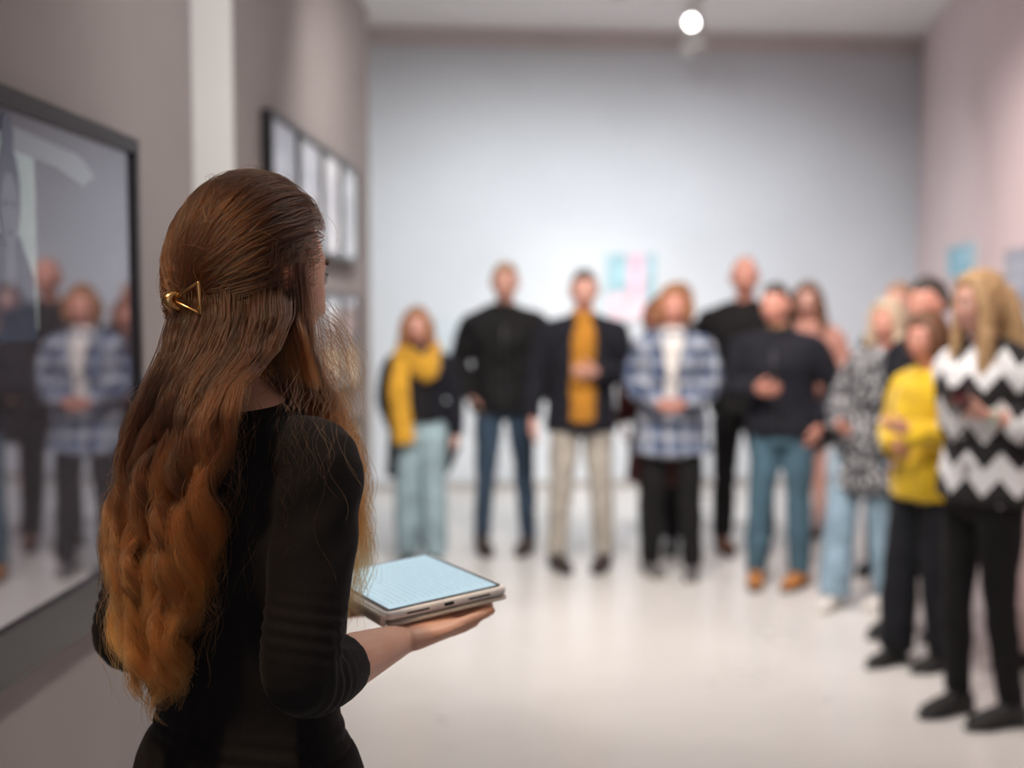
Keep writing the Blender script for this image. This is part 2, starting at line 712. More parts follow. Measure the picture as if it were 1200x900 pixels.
def col_pale(nt, b):
    n = noise(nt, 9, 5, rough=0.7)
    r = ramp(nt, n.outputs['Fac'], [(0.3, (0.30, 0.44, 0.48)), (0.6, (0.52, 0.66, 0.66)), (0.8, (0.62, 0.74, 0.72))])
    link(nt, r.outputs[0], b.inputs['Base Color'])


def col_dark(nt, b):
    n = noise(nt, 12, 3)
    r = ramp(nt, n.outputs['Fac'], [(0.3, (0.03, 0.05, 0.10)), (0.7, (0.06, 0.09, 0.15))])
    link(nt, r.outputs[0], b.inputs['Base Color'])


m_print = glazed('dark print under glass', col_print, 0.38)
m_pale = glazed('pale print under glass', col_pale, 0.28)
m_dkprint = glazed('blue print under glass', col_dark, 0.25)
m_face = glazed('grey print under glass', lambda nt, b: b.inputs['Base Color'].__setattr__('default_value', (0.16, 0.19, 0.25, 1)), 0.25)
D = 0.05
mk('frame_bar', [box(0, PW, 0.002, D, 0, 0.105)], m_black, pic, False)
mk('frame_bar', [box(0, PW, 0.002, D, PH - 0.035, PH)], m_black, pic, False)
mk('frame_bar', [box(0, 0.03, 0.002, D, 0.105, PH - 0.035)], m_black, pic, False)
mk('frame_bar', [box(PW - 0.022, PW, 0.002, D, 0.105, PH - 0.035)], m_black, pic, False)
pn = mk('picture_pane', [box(0.028, PW - 0.02, 0.002, D - 0.012, 0.10, PH - 0.03)], m_print, pic, False)
# the printed portrait: pale strip with a figure's head, hair knot and shoulders (flat print)


def flat(poly, y, mat, name):
    v = [Vector((x, y, z)) for x, z in poly] + [Vector((x, y - 0.0006, z)) for x, z in poly]
    n = len(poly)
    f = [tuple(range(n)), tuple(range(2 * n - 1, n - 1, -1))] + [(i, n + i, n + (i + 1) % n, (i + 1) % n) for i in range(n)]
    return mk(name, [(v, f)], mat, pn, False)


def oval(cx, cz, rx, rz, n=28, a0=0):
    return [(cx + rx * math.cos(2 * PI * i / n), cz + rz * math.sin(2 * PI * i / n)) for i in range(n)]


def pu(px, py):
    """picture coordinates of a pixel on the wall face"""
    y = ysolve(px, 0.039)
    p = at(px, py, y)
    return ((y - (ypR - PW)) / math.cos(ang_w), p.z - zB)


x46 = pu(46, 200)[0]
zt = pu(20, 150)[1]
zb_ = pu(20, 400)[1]
flat([(x46 - 0.52, zb_ + 0.0), (x46, zb_ + 0.02), (x46, zt - 0.03), (x46 - 0.25, zt), (x46 - 0.52, zt - 0.01)], D - 0.0112, m_pale, 'printed_panel')
m_streak = glazed('grey print streak under glass', lambda nt, b: b.inputs['Base Color'].__setattr__('default_value', (0.20, 0.25, 0.27, 1)), 0.38)
flat([(x46 - 0.1, zt - 0.04), (x46 + 0.10, zt - 0.05), (x46 + 0.24, zt - 0.075), (x46 + 0.31, zt - 0.045), (x46 + 0.22, zt - 0.01), (x46 - 0.1, zt + 0.005)], D - 0.0108, m_streak, 'printed_streak')
fx, fz = pu(15, 250)
flat([(fx - 0.16, zb_), (fx + 0.11, zb_), (fx + 0.10, zb_ + 0.12), (fx + 0.04, zb_ + 0.2), (fx - 0.06, zb_ + 0.2), (fx - 0.14, zb_ + 0.12)], D - 0.0104, m_dkprint, 'printed_shoulders')
flat([(fx - 0.022, zb_ + 0.1), (fx + 0.02, zb_ + 0.1), (fx + 0.02, fz), (fx - 0.022, fz)], D - 0.0101, m_face, 'printed_neck')
flat(oval(fx - 0.003, fz + 0.035, 0.050, 0.10), D - 0.0098, m_dkprint, 'printed_hair')
flat(oval(fx - 0.003, fz + 0.145, 0.026, 0.042), D - 0.0096, m_dkprint, 'printed_hair_knot')
flat(oval(fx, fz + 0.005, 0.036, 0.072), D - 0.0093, m_face, 'printed_face')
for s in (-1, 1):
    flat(oval(fx + s * 0.015, fz + 0.018, 0.009, 0.006, 14), D - 0.0090, m_dkprint, 'printed_eye')
flat(oval(fx, fz - 0.036, 0.011, 0.005, 14), D - 0.0090, m_dkprint, 'printed_mouth')
tag(pic, 'large black framed glazed picture mirroring the visitors on grey wall', 'picture')

# ------------------------------------------------------------------ grid of small frames on the second partition
ys = [ysolve(308, 0.0), ysolve(352), ysolve(381), ysolve(405), ysolve(424)]
m_ph = []
for k, (c0, c1) in enumerate((((0.30, 0.33, 0.38), (0.62, 0.64, 0.68)), ((0.34, 0.36, 0.40), (0.66, 0.68, 0.70)), ((0.40, 0.40, 0.42), (0.70, 0.71, 0.72)), ((0.36, 0.40, 0.42), (0.64, 0.70, 0.72)))):
    def bl(nt, b, c0=c0, c1=c1, k=k):
        n = noise(nt, 4 + k, 3)
        r = ramp(nt, n.outputs['Fac'], [(0.35, c0), (0.65, c1)])
        link(nt, r.outputs[0], b.inputs['Base Color'])
    m_ph.append(glazed('pale photograph %d' % (k + 1), bl, 0.42, 0.03))
ztop = 0.5 * (at(308, 128, ys[0]).z + at(424, 200, ys[4]).z)
ordn = ['first', 'second', 'third', 'last']
rown = ['top', 'middle', 'bottom']
fwid = (ys[4] - ys[0]) / 4
for rI in range(3):
    z1 = ztop - rI * 0.645
    z0 = z1 - 0.485
    for cI in range(4):
        o = empty('picture_frame', (0, 0, 0))
        o.matrix_world = wallM(ys[0] + cI * fwid, z0)
        w, h, fr, dp = fwid - 0.012, z1 - z0, 0.022, 0.045
        for q in ((0, w, 0, fr), (0, w, h - fr, h), (0, fr, fr, h - fr), (w - fr, w, fr, h - fr)):
            mk('frame_bar', [box(q[0], q[1], 0.002, dp, q[2], q[3])], m_black, o, False)
        mk('photograph', [box(fr - 0.002, w - fr + 0.002, 0.002, 0.034, fr - 0.002, h - fr + 0.002)], m_ph[(cI + rI) % 4], o, False)
        tag(o, 'black box frame, %s from the white wall end in the %s row' % (ordn[cI], rown[rI]), 'picture', 'black framed photographs in a grid')

# ------------------------------------------------------------------ pictures on the far and right walls
BA = math.atan(0.42 / 4.75)


def farM(px, py, off=0.0):
    k = (px - 600.0) / F
    Y = 10.5
    for _ in range(20):
        p = at(px, py, Y)
        Y = farY(p.x)
    p = at(px, py, Y)
    ax = Vector((math.cos(BA), math.sin(BA), 0))
    ay = Vector((math.sin(BA), -math.cos(BA), 0))
    return Matrix(((ax.x, ay.x, 0, p.x), (ax.y, ay.y, 0, p.y), (0, 0, 1, p.z), (0, 0, 0, 1))), p


def wall_picture(name, M, w, h, colors, frame_col, label, d=0.035):
    """colors: list of (x0,x1,z0,z1,material) in 0..1"""
    o = empty(name, (0, 0, 0))
    o.matrix_world = M
    fr = 0.018
    fm = plain('frame ' + name + label[:12], frame_col, 0.5, var=0.05)
    for q in ((0, w, 0, fr), (0, w, h - fr, h), (0, fr, fr, h - fr), (w - fr, w, fr, h - fr)):
        mk('frame_bar', [box(q[0], q[1], 0.002, d, q[2], q[3])], fm, o, False)
    for i, (a, b_, c, e, mt) in enumerate(colors):
        iw, ih = w - 2 * fr, h - 2 * fr
        mk('canvas' if i == 0 else 'printed_field', [box(fr + a * iw, fr + b_ * iw, 0.002, d - 0.010 + 0.001 * i, fr + c * ih, fr + e * ih)], mt, o, False)
    tag(o, label, 'picture')
    return o


pt_teal = plain('teal print', (0.36, 0.56, 0.62), 0.7, var=0.2, vscale=6)
pt_pink = plain('pink print', (0.82, 0.56, 0.66), 0.7, var=0.15, vscale=7)
pt_rose = plain('pale rose print', (0.80, 0.62, 0.68), 0.7, var=0.15, vscale=6)
pt_blue = plain('light blue print', (0.30, 0.56, 0.68), 0.7, var=0.15, vscale=6)
pt_paleb = plain('very pale blue print', (0.58, 0.66, 0.70), 0.7, var=0.1, vscale=6)
pt_grid = plain('grey blue print', (0.42, 0.46, 0.56), 0.7, var=0.2, vscale=12)
M, p0 = farM(707, 376)
_, p1 = farM(769, 376)
_, p2 = farM(707, 295)
wall_picture('wall_picture', M, p1.x - p0.x, p2.z - p0.z, [(0, 1, 0, 1, pt_teal), (0.44, 0.80, 0.28, 1, pt_pink), (0.05, 0.78, 0, 0.40, pt_rose)], (0.62, 0.68, 0.70), 'teal picture with a pink upright field on the far wall')
M, p0 = farM(500, 438)
_, p1 = farM(546, 438)
_, p2 = farM(500, 372)
wall_picture('wall_picture', M, p1.x - p0.x, p2.z - p0.z, [(0, 1, 0, 1, pt_paleb)], (0.62, 0.66, 0.68), 'pale blue picture on the far wall beside the woman in yellow scarf')
RA = math.atan(RS)


def rightM(px, py):
    Y = 8.0
    k = (px - 600.0) / F
    for _ in range(60):
        Y = Y * 0.5 + 0.5 * (rightx(Y) / at(px, py, 1.0).x)
    p = at(px, py, Y)
    ax = Vector((-math.sin(RA), -math.cos(RA), 0))       # along the wall, toward the camera
    ay = Vector((-math.cos(RA), math.sin(RA), 0))        # into the room
    return Matrix(((ax.x, ay.x, 0, p.x), (ax.y, ay.y, 0, p.y), (0, 0, 1, p.z), (0, 0, 0, 1))), p


M, p0 = rightM(1115, 326)
_, p1 = rightM(1146, 326)
_, p2 = rightM(1115, 290)
wall_picture('wall_picture', M, p0.y - p1.y, p2.z - p0.z, [(0, 1, 0, 1, pt_blue), (0.45, 1, 0.3, 1, plain('sky print', (0.42, 0.68, 0.80), 0.7, var=0.1))], (0.55, 0.66, 0.70), 'small light blue picture on the pink wall')
M, p0 = rightM(1183, 352)
_, p2 = rightM(1183, 294)
cells = [(0, 1, 0, 1, plain('white mount', (0.72, 0.71, 0.73), 0.7, var=0.03))]
for a in range(4):
    for c in range(3):
        cells.append((0.04 + a * 0.24, 0.24 + a * 0.24, 0.05 + c * 0.32, 0.30 + c * 0.32, pt_grid))
wall_picture('wall_picture', M, 0.75, p2.z - p0.z, cells, (0.40, 0.40, 0.46), 'picture of grey blue squares in a grid on the pink wall')
M, p0 = rightM(1184, 412)
_, p2 = rightM(1184, 360)
wall_picture('wall_picture', M, 0.75, p2.z - p0.z, [(0, 1, 0, 1, pt_paleb)], (0.66, 0.68, 0.68), 'pale teal picture hung below the grid of squares')


# ------------------------------------------------------------------ figures
SKIN = skin_mat('skin', (0.62, 0.34, 0.27))
SKIN2 = skin_mat('skin ruddy', (0.60, 0.28, 0.21))
M_EYE = plain('eye white', (0.75, 0.72, 0.70), 0.25)
M_IRIS = plain('iris', (0.05, 0.04, 0.035), 0.2)
M_LIP = plain('lips', (0.45, 0.15, 0.14), 0.45, var=0.1)
M_NAIL = plain('nail', (0.70, 0.42, 0.36), 0.3)
M_SOLE = plain('sole rubber', (0.03, 0.028, 0.028), 0.7, var=0.1)
M_SOLE_W = plain('pale sole rubber', (0.60, 0.57, 0.52), 0.7, var=0.1)


def head_dirs(nu=40, nv=30):
    th = np.linspace(0, PI, nv + 1)[1:-1]
    a = np.linspace(0, 2 * PI, nu, endpoint=False)
    A, T = np.meshgrid(a, th)
    d = np.stack([np.sin(T) * np.cos(A), np.sin(T) * np.sin(A), np.cos(T)], -1).reshape(-1, 3)
    d = np.vstack([d, [0, 0, 1], [0, 0, -1]])
    f = []
    R = nv - 1
    for j in range(R - 1):
        for i in range(nu):
            k = (i + 1) % nu
            f.append((j * nu + i, (j + 1) * nu + i, (j + 1) * nu + k, j * nu + k))
    t, b = len(d) - 2, len(d) - 1
    for i in range(nu):
        k = (i + 1) % nu
        f.append((t, i, k))
        f.append((b, (R - 1) * nu + k, (R - 1) * nu + i))
    return d, f


HD, HF = head_dirs()


def head_shape(features=True, grow=0.0, fem=0.0):
    d = HD
    k = np.clip(-d[:, 2], 0, 1)
    x = d[:, 0] * 0.0735 * (1 - (0.30 + 0.06 * fem) * k ** 1.5)
    back = d[:, 1] > 0
    y = np.where(back, d[:, 1] * 0.098 * (1 - 0.5 * k ** 1.1), d[:, 1] * 0.092 * (1 - 0.10 * k))
    z = d[:, 2] * 0.118
    if features:
        fr = np.clip(-d[:, 1] * 2, 0, 1)
        ax = np.abs(x)
        g = lambda v, c, s: np.exp(-((v - c) / s) ** 2)
        nz = np.clip((0.012 - z) / 0.045, 0, 1) * np.clip((z + 0.048) / 0.012, 0, 1)
        y = y - fr * 0.024 * g(x, 0, 0.012) * nz
        y = y - fr * 0.005 * g(z, 0.024, 0.009) * g(x, 0, 0.05)
        y = y + fr * 0.009 * g(ax, 0.031, 0.014) * g(z, 0.005, 0.010)
        y = y - fr * 0.006 * g(x, 0, 0.020) * g(z, -0.063, 0.008)
        y = y - fr * 0.008 * g(x, 0, 0.020) * g(z, -0.100, 0.016)
        y = y - fr * 0.004 * g(ax, 0.045, 0.016) * g(z, -0.025, 0.016)
    P = np.stack([x, y, z], 1)
    if grow:
        P = P * (1 + grow / 0.095)
    return P


def xf(P, M):
    return [M @ Vector(p) for p in P]


def head_parts(M, fem=0.0):
    parts = [(xf(head_shape(True, 0, fem), M), HF)]
    for s in (-1, 1):      # ears
        Me = M @ Matrix.Translation((s * 0.077, 0.012, -0.008)) @ Euler((0.2, s * 0.25, 0)).to_matrix().to_4x4()
        v, f = ellipsoid((0, 0, 0), (0.010, 0.019, 0.031))
        parts.append(([Me @ p for p in v], f))
    return parts


def face_bits(M, browmat):
    out = []
    for s in (-1, 1):
        v, f = ellipsoid((s * 0.031, -0.0725, 0.005), (0.0125, 0.0095, 0.0085), nu=10, nv=7)
        out.append((([M @ p for p in v], f), M_EYE))
        v, f = ellipsoid((s * 0.031, -0.0795, 0.005), (0.0055, 0.0035, 0.0055), nu=8, nv=6)
        out.append((([M @ p for p in v], f), M_IRIS))
        v, f = tube([(s * 0.014, -0.0915, 0.025), (s * 0.031, -0.0845, 0.029), (s * 0.048, -0.0715, 0.024)], [0.0025, 0.0035, 0.002], 6, sub=2)
        out.append((([M @ p for p in v], f), browmat))
    v, f = tube([(-0.021, -0.0700, -0.064), (0, -0.0800, -0.062), (0.021, -0.0700, -0.064)], [0.003, 0.006, 0.003], 8, ref=(0, 0, 1), sub=3)
    out.append((([M @ p for p in v], f), M_LIP))
    return out


def smooth01(x):
    x = np.clip(x, 0, 1)
    return x * x * (3 - 2 * x)


def hair_cap(M, thick=0.014, line=0.055, low=-0.05, front=-0.035):
    """shell over the skull, sunk under the skin where the face is"""
    P = head_shape(False)
    x, y, z = P.T
    zline = np.where(y < front, line + 0.0 * y, np.where(y < 0.02, line + (low - line) * smooth01((y - front) / (0.055)), low))
    m = smooth01((z - zline) / 0.018 + 0.5)
    g = -0.014 + (thick + 0.014) * m
    n = HD / np.linalg.norm(HD, axis=1)[:, None]
    Q = P + n * g[:, None]
    return (xf(Q, M), HF)


def hand_parts(w, d, nrm, side, curl=0.35, s=1.0, n=8, sub=2, spread=0.06, thumb_out=0.6, thumb_n=0.35):
    """palm, four fingers and a thumb; w wrist, d pointing direction, nrm = palm-facing direction, side +1 = thumb towards cross(d, nrm)"""
    w, d, nrm = Vector(w), Vector(d).normalized(), Vector(nrm)
    nrm = (nrm - d * nrm.dot(d)).normalized()
    t = d.cross(nrm).normalized() * side          # towards the thumb
    parts = [tube([w - d * 0.03 * s, w + d * 0.015 * s, w + d * 0.05 * s, w + d * 0.088 * s],
                  [(0.026 * s, 0.020 * s), (0.030 * s, 0.018 * s), (0.040 * s, 0.0155 * s), (0.039 * s, 0.0115 * s)], max(n, 10), ref=tuple(t), sub=max(sub, 3))]
    tips = []
    for k, L in enumerate((0.072, 0.080, 0.075, 0.058)):
        off = (0.0285 - 0.019 * k) * s
        root = w + d * (0.082 - 0.004 * abs(k - 1)) * s + t * off
        dd = (d + t * (spread * (1.2 - k))).normalized()
        pts = [root - dd * 0.012 * s, root]
        a = 0.0
        p = root
        for j, seg in enumerate((0.46, 0.31, 0.23)):
            a += curl * (0.7, 1.0, 0.7)[j]
            p = p + (dd * math.cos(a) + nrm * math.sin(a)) * L * seg * s
            pts.append(p)
        r0 = (0.0088 if k < 3 else 0.0076) * s
        parts.append(tube(pts, [r0, r0 * 1.02, r0 * 0.97, r0 * 0.9, r0 * 0.72], n, ref=tuple(t), sub=sub))
        tips.append((pts[-1], (pts[-1] - pts[-2]).normalized(), r0))
    r = w + d * 0.022 * s + t * 0.022 * s
    td = (d * 0.75 + t * thumb_out + nrm * thumb_n).normalized()
    p1 = r + td * 0.040 * s
    p2 = p1 + (td * 0.85 + d * 0.5).normalized() * 0.032 * s
    p3 = p2 + (td * 0.6 + d * 0.8 + nrm * curl * 0.3).normalized() * 0.025 * s
    parts.append(tube([r - td * 0.012 * s, r, p1, p2, p3], [0.015 * s, 0.0150 * s, 0.0108 * s, 0.0098 * s, 0.0075 * s], n, ref=tuple(nrm), sub=sub))
    return parts


ARMS = {   # elbow, wrist for the person's left side (+x); the person faces -y
    'down': ((0.245, 0.03, 1.115), (0.255, -0.035, 0.875)),
    'pocket': ((0.258, 0.05, 1.115), (0.185, -0.02, 0.925)),
    'behind': ((0.275, 0.085, 1.13), (0.10, 0.165, 0.965)),
    'clasp': ((0.232, 0.0, 1.12), (0.075, -0.215, 1.03)),
    'waist': ((0.235, 0.01, 1.12), (0.09, -0.21, 1.12)),
    'chest': ((0.235, -0.03, 1.13), (0.07, -0.235, 1.255)),
    'hold': ((0.235, -0.02, 1.125), (0.15, -0.25, 1.17)),
    'belly': ((0.26, 0.0, 1.12), (0.02, -0.19, 1.075)),
}


class Figure:
    pass


def build_person(label, loc, H, yaw, skin=SKIN, fem=0, arms=('down', 'down'), feet=((-0.10, 0.0, 8), (0.10, 0.0, -8)),
                 head=(0, 0), lean=(0, 0), top=None, shirt=None, bottom=None, shoes=None, hair=None, browmat=None, build=1.0,
                 group='visitors listening', vox=0.011, curl=0.4):
    s = H / 1.70
    fg = Figure()
    root = empty('person', loc, yaw)
    fg.root, fg.s = root, s
    tag(root, label, 'person', group)
    lx, ly = lean

    def V(x, y, z):
        """local point, sheared by the lean"""
        k = max(0, z - 0.9)
        return Vector((x + lx * k, y + ly * k, z)) * s
    fg.V = V
    SH = (0.172 if fem else 0.192) * build
    fg.SH = SH
    hipw = 0.085
    # ---- skeleton
    P = {}
    for i, sd in ((0, -1), (1, 1)):
        a = arms[i]
        e, w = ARMS[a] if isinstance(a, str) else a
        P['sh', sd] = V(sd * SH, 0.0, 1.352)
        wide = SH - 0.18
        P['el', sd] = V(sd * (e[0] + wide), e[1], e[2])
        P['wr', sd] = V(sd * (w[0] + (wide if a in ('down', 'pocket') else 0)), w[1], w[2])
        fx, fy, fyaw = feet[i]
        P['hip', sd] = V(sd * hipw, 0, 0.90)
        P['an', sd] = Vector((fx, fy, 0.085)) * s
        P['kn', sd] = (P['hip', sd] + P['an', sd]) * 0.5 + Vector((0, -0.025, 0.02)) * s
        P['fy', sd] = fyaw
    fg.P = P
    hc = V(0, -0.028, 1.582)
    HM = Matrix.Translation(hc) @ Euler((head[1], 0, head[0])).to_matrix().to_4x4() @ Matrix.Scale(s * 1.0, 4)
    fg.HM = HM
    # ---- body: one continuous surface
    parts = head_parts(HM, fem)
    parts.append(tube([V(0, 0.015, 1.40), V(0, 0.005, 1.47), hc + Vector((0, 0.012, -0.03)) * s], [(0.062 * s, 0.06 * s), (0.053 * s, 0.055 * s), (0.052 * s, 0.058 * s)], 14))
    wb = build
    parts.append(tube([V(0, 0, z) for z in (0.84, 0.92, 1.06, 1.24, 1.36, 1.42)],
                      [(a * s * wb, c * s * wb) for a, c in ((0.125, 0.09), (0.152, 0.10), (0.122 if fem else 0.138, 0.085), (0.142 if fem else 0.16, 0.105), (0.125, 0.070), (0.070, 0.052))], 18))
    for sd in (-1, 1):
        parts.append(tube([P['hip', sd], (P['hip', sd] + P['kn', sd]) / 2, P['kn', sd], P['kn', sd] * 0.65 + P['an', sd] * 0.35, P['an', sd]],
                          [0.075 * s, 0.058 * s, 0.042 * s, 0.044 * s, 0.034 * s], 12, sub=3))
        parts.append(tube([P['sh', sd] - Vector((sd * 0.05, 0, 0)) * s, P['sh', sd], (P['sh', sd] + P['el', sd]) / 2, P['el', sd], P['el', sd] * 0.6 + P['wr', sd] * 0.4, P['wr', sd]],
                          [0.034 * s, 0.036 * s, 0.034 * s, 0.030 * s, 0.033 * s, 0.025 * s], 10, ref=(0, 1, 0), sub=3))
    items = [(remesh(parts, vox * 0.85, 1), skin)]
    for i, sd in ((0, -1), (1, 1)):
        d = (P['wr', sd] - P['el', sd]).normalized()
        a = arms[i]
        up = not isinstance(a, str) or a in ('clasp', 'waist', 'belly', 'chest', 'hold')
        nrm = Vector((0, 0.8, 0.45)) if up else Vector((-sd, 0.1, 0))
        if up:
            d = (d + Vector((-sd * 0.5, 0.0, 0))).normalized()
        pts = hand_parts(P['wr', sd], d, nrm, 1, curl, s * (0.92 if fem else 1.02), 7, 1)
        c = d.cross(nrm)
        if (c.z < 0 if up else c.y > 0):
            pts = hand_parts(P['wr', sd], d, nrm, -1, curl, s * (0.92 if fem else 1.02), 7, 1)
        items += [(p, skin) for p in pts]
        fg.P['hd', sd] = d
    items += face_bits(HM, browmat or plain('brown brow', (0.09, 0.05, 0.03), 0.7))
    join_mesh('body', items, root)

    # ---- clothes
    def torso(z0, pads, drop=0.0, w0=None, d0=None):
        """torso shell from hem z0 upward, pads = extra thickness"""
        rows = [(0.80, 0.165, 0.115), (0.92, 0.165, 0.112), (1.06, 0.132 if fem else 0.148, 0.096), (1.22, 0.152 if fem else 0.166, 0.118), (1.34, 0.158 if fem else 0.172, 0.098), (1.390, 0.112, 0.076), (1.432, 0.066, 0.064)]
        if z0 < 0.8:
            rows = [(z0, w0 or 0.20, d0 or 0.15)] + rows
        else:
            rows = [(z0, np.interp(z0, [r[0] for r in rows], [r[1] for r in rows]), np.interp(z0, [r[0] for r in rows], [r[2] for r in rows]))] + [r for r in rows if r[0] > z0 + 0.03]
        k = lambda z: pads if z < 1.36 else pads * 0.45
        return tube([V(0, 0, r[0]) for r in rows], [((r[1] * build + k(r[0])) * s, (r[2] * build + k(r[0])) * s) for r in rows], 22, sub=4, capk=0.12)

    def sleeves(r, end=1.0, cuff=1.0):
        out = []
        for sd in (-1, 1):
            S, E, W = P['sh', sd], P['el', sd], P['wr', sd]
            W2 = E + (W - E) * end
            out.append(tube([V(sd * 0.03, 0.008, 1.412), V(sd * 0.10, 0.005, 1.392), S], [(0.050 + r * 0.3) * s, (0.047 + r * 0.4) * s, (0.046 + r * 0.6) * s], 14, ref=(0, 1, 0), sub=4))
            out.append(tube([S - Vector((sd * 0.06, 0, 0.015)) * s, S, (S + E) / 2, E, (E + W2) / 2, W2],
                            [(0.046 + r * 0.5) * s, (0.046 + r * 0.85) * s, (0.044 + r) * s, (0.040 + r) * s, (0.038 + r) * s, (0.032 + r * cuff) * s], 14, ref=(0, 1, 0), sub=4, capk=0.25))
        return out
    seed = int(abs(loc[0]) * 977 + abs(loc[1]) * 131) % 9999
    if bottom:
        kind, mat = bottom[0], bottom[1]
        name = {'skirt': 'skirt'}.get(kind, 'trousers')
        bp = []
        if kind == 'skirt':
            z0 = bottom[2]
            bp.append(tube([V(0, 0, z0), V(0, 0, 0.75), V(0, 0, 0.92), V(0, 0, 1.03)], [(0.20 * s, 0.16 * s), (0.19 * s, 0.14 * s), (0.172 * s, 0.122 * s), (0.14 * s, 0.10 * s)], 20, capk=0.05))
        else:
            wd = bottom[2] if len(bottom) > 2 else 0.0
            bp.append(tube([V(0, 0, 0.80), V(0, 0.005, 0.90), V(0, 0, 1.03)], [(0.155 * s * build, 0.11 * s * build), (0.168 * s * build, 0.118 * s * build), (0.142 * s * build, 0.10 * s * build)], 20, capk=0.2))
            for sd in (-1, 1):
                hp, kn, an = P['hip', sd], P['kn', sd], P['an', sd]
                end = an + Vector((0, 0.005, 0.005 - wd * 0.25)) * s
                bp.append(tube([hp + Vector((0, 0, 0.03)) * s, (hp + kn) / 2, kn, (kn + an) / 2, end],
                               [(0.092) * s, (0.082 + wd * 0.3) * s, (0.063 + wd * 0.6) * s, (0.056 + wd * 0.9) * s, (0.048 + wd) * s], 16, sub=5, capk=0.1))
        mesh_obj(name, remesh(bp, vox * 1.1, 2, (0.0035 * s, 38, seed)), mat, root)
    if shirt:
        mat, fwd, width = shirt[0], shirt[1], shirt[2]
        z0 = shirt[3] if len(shirt) > 3 else 0.93
        rows = [(z0, 0.112), (1.06, 0.108), (1.22, 0.115), (1.32, 0.105), (1.40, 0.075), (1.455, 0.055)]
        sp = [tube([V(0, -fwd * (1 if z < 1.39 else 0.35), z) for z, _ in rows], [((width if z < 1.36 else min(width, 0.068)) * s, d * s * build) for z, d in rows], 18, sub=4, capk=0.1)]
        sp.append(tube([V(0, 0.01, 1.42), V(0, 0.0, 1.472)], [(0.068 * s, 0.064 * s), (0.061 * s, 0.060 * s)], 16, sub=3, capk=0.1))
        mesh_obj('shirt', remesh(sp, vox, 2, (0.002 * s, 40, seed + 3)), mat, root)
    if top:
        name, mat = top['name'], top['mat']
        z0 = top.get('hem', 0.86)
        tp = [torso(z0, top.get('pad', 0.012), 0, top.get('w0'), top.get('d0'))]
        tp += sleeves(top.get('sleeve', 0.012), top.get('end', 1.0), top.get('cuff', 1.0)) if top.get('sleeves', True) else []
        if top.get('collar'):
            c = top['collar']
            tp.append(tube([V(0, 0.015, 1.42), V(0, 0.01, 1.43 + c)], [(0.078 * s, 0.074 * s), (0.074 * s, 0.072 * s)], 16, sub=3, capk=0.1))
        if top.get('open'):   # turned-back front edges of an open jacket
            ow = top['open']
            for sd in (-1, 1):
                tp.append(tube([V(sd * ow, -0.125 * build, z0 + 0.04), V(sd * ow, -0.118 * build, 1.1), V(sd * (ow - 0.005), -0.138 * build, 1.24), V(sd * 0.062, -0.082, 1.40), V(sd * 0.06, -0.0, 1.455)],
                               [(0.020 * s, 0.016 * s)] * 5, 10, sub=4))
        if top.get('panels'):   # skirts of an open coat, hanging beside the hips
            tp.append(tube([V(-0.13, 0.02, 1.08), V(-0.155, 0.02, 0.90), V(-0.175, 0.03, 0.60)], [(0.05 * s, 0.09 * s), (0.055 * s, 0.11 * s), (0.06 * s, 0.12 * s)], 16, sub=5, capk=0.05))
            tp.append(tube([V(0.13, 0.05, 1.08), V(0.145, 0.075, 0.90), V(0.15, 0.09, 0.60)], [(0.045 * s, 0.07 * s), (0.045 * s, 0.06 * s), (0.045 * s, 0.06 * s)], 16, sub=5, capk=0.05))
            tp.append(tube([V(0, 0.11, 1.08), V(0, 0.125, 0.90), V(0, 0.135, 0.60)], [(0.13 * s, 0.02 * s), (0.15 * s, 0.02 * s), (0.16 * s, 0.02 * s)], 16, sub=5, capk=0.05))
        am = top.get('fold', 0.006) * 1.05
        jo = mesh_obj(name, remesh(tp, vox * 1.05, 2, (am * s, top.get('fs', 27), seed + 7)), mat, root)
        fg.top = jo
        if top.get('zip'):
            zr = [V(0, -(dd + top.get('pad', 0.012) + 0.006) * build, z) for z, dd in ((z0 + 0.04, 0.112), (1.06, 0.098), (1.22, 0.118), (1.33, 0.098))]
            mk('zip', [tube(zr, [(0.008 * s, 0.006 * s)] * 4, 8, sub=4)], top['zip'], jo)
    if shoes:
        kind, mat, sole = shoes
        for i, sd in ((0, -1), (1, 1)):
            an = P['an', sd]
            Mz = Matrix.Translation((an.x, an.y, 0)) @ Matrix.Rotation(math.radians(P['fy', sd]), 4, 'Z') @ Matrix.Scale(s * (0.93 if fem else 1.02), 4)
            sp = [tube([(0, 0.065, 0.05), (0, 0.03, 0.058), (0, -0.04, 0.056), (0, -0.11, 0.044), (0, -0.175, 0.034)],
                       [(0.034, 0.036), (0.037, 0.042), (0.040, 0.040), (0.047, 0.030), (0.036, 0.020)], 14, sub=4)]
            hgt = {'boot': 0.17, 'shoe': 0.095, 'sneaker': 0.10}[kind]
            sp.append(tube([(0, 0.012, 0.045), (0, 0.008, hgt)], [(0.043, 0.054), (0.045, 0.052)], 14, sub=3, capk=0.1))
            v = remesh([([Mz @ p for p in a], f) for a, f in sp], 0.008, 2)
            so = mesh_obj('shoe', v, mat, root)
            so_p = tube([(0, 0.088, 0.0125), (0, 0.04, 0.0125), (0, -0.04, 0.0125), (0, -0.11, 0.0125), (0, -0.195, 0.0125)], [(0.026, 0.0115), (0.038, 0.0115), (0.038, 0.0115), (0.049, 0.0115), (0.026, 0.0115)], 12, sub=4, capk=0.4)
            mk('sole', [([Mz @ p for p in so_p[0]], so_p[1])], sole, so)
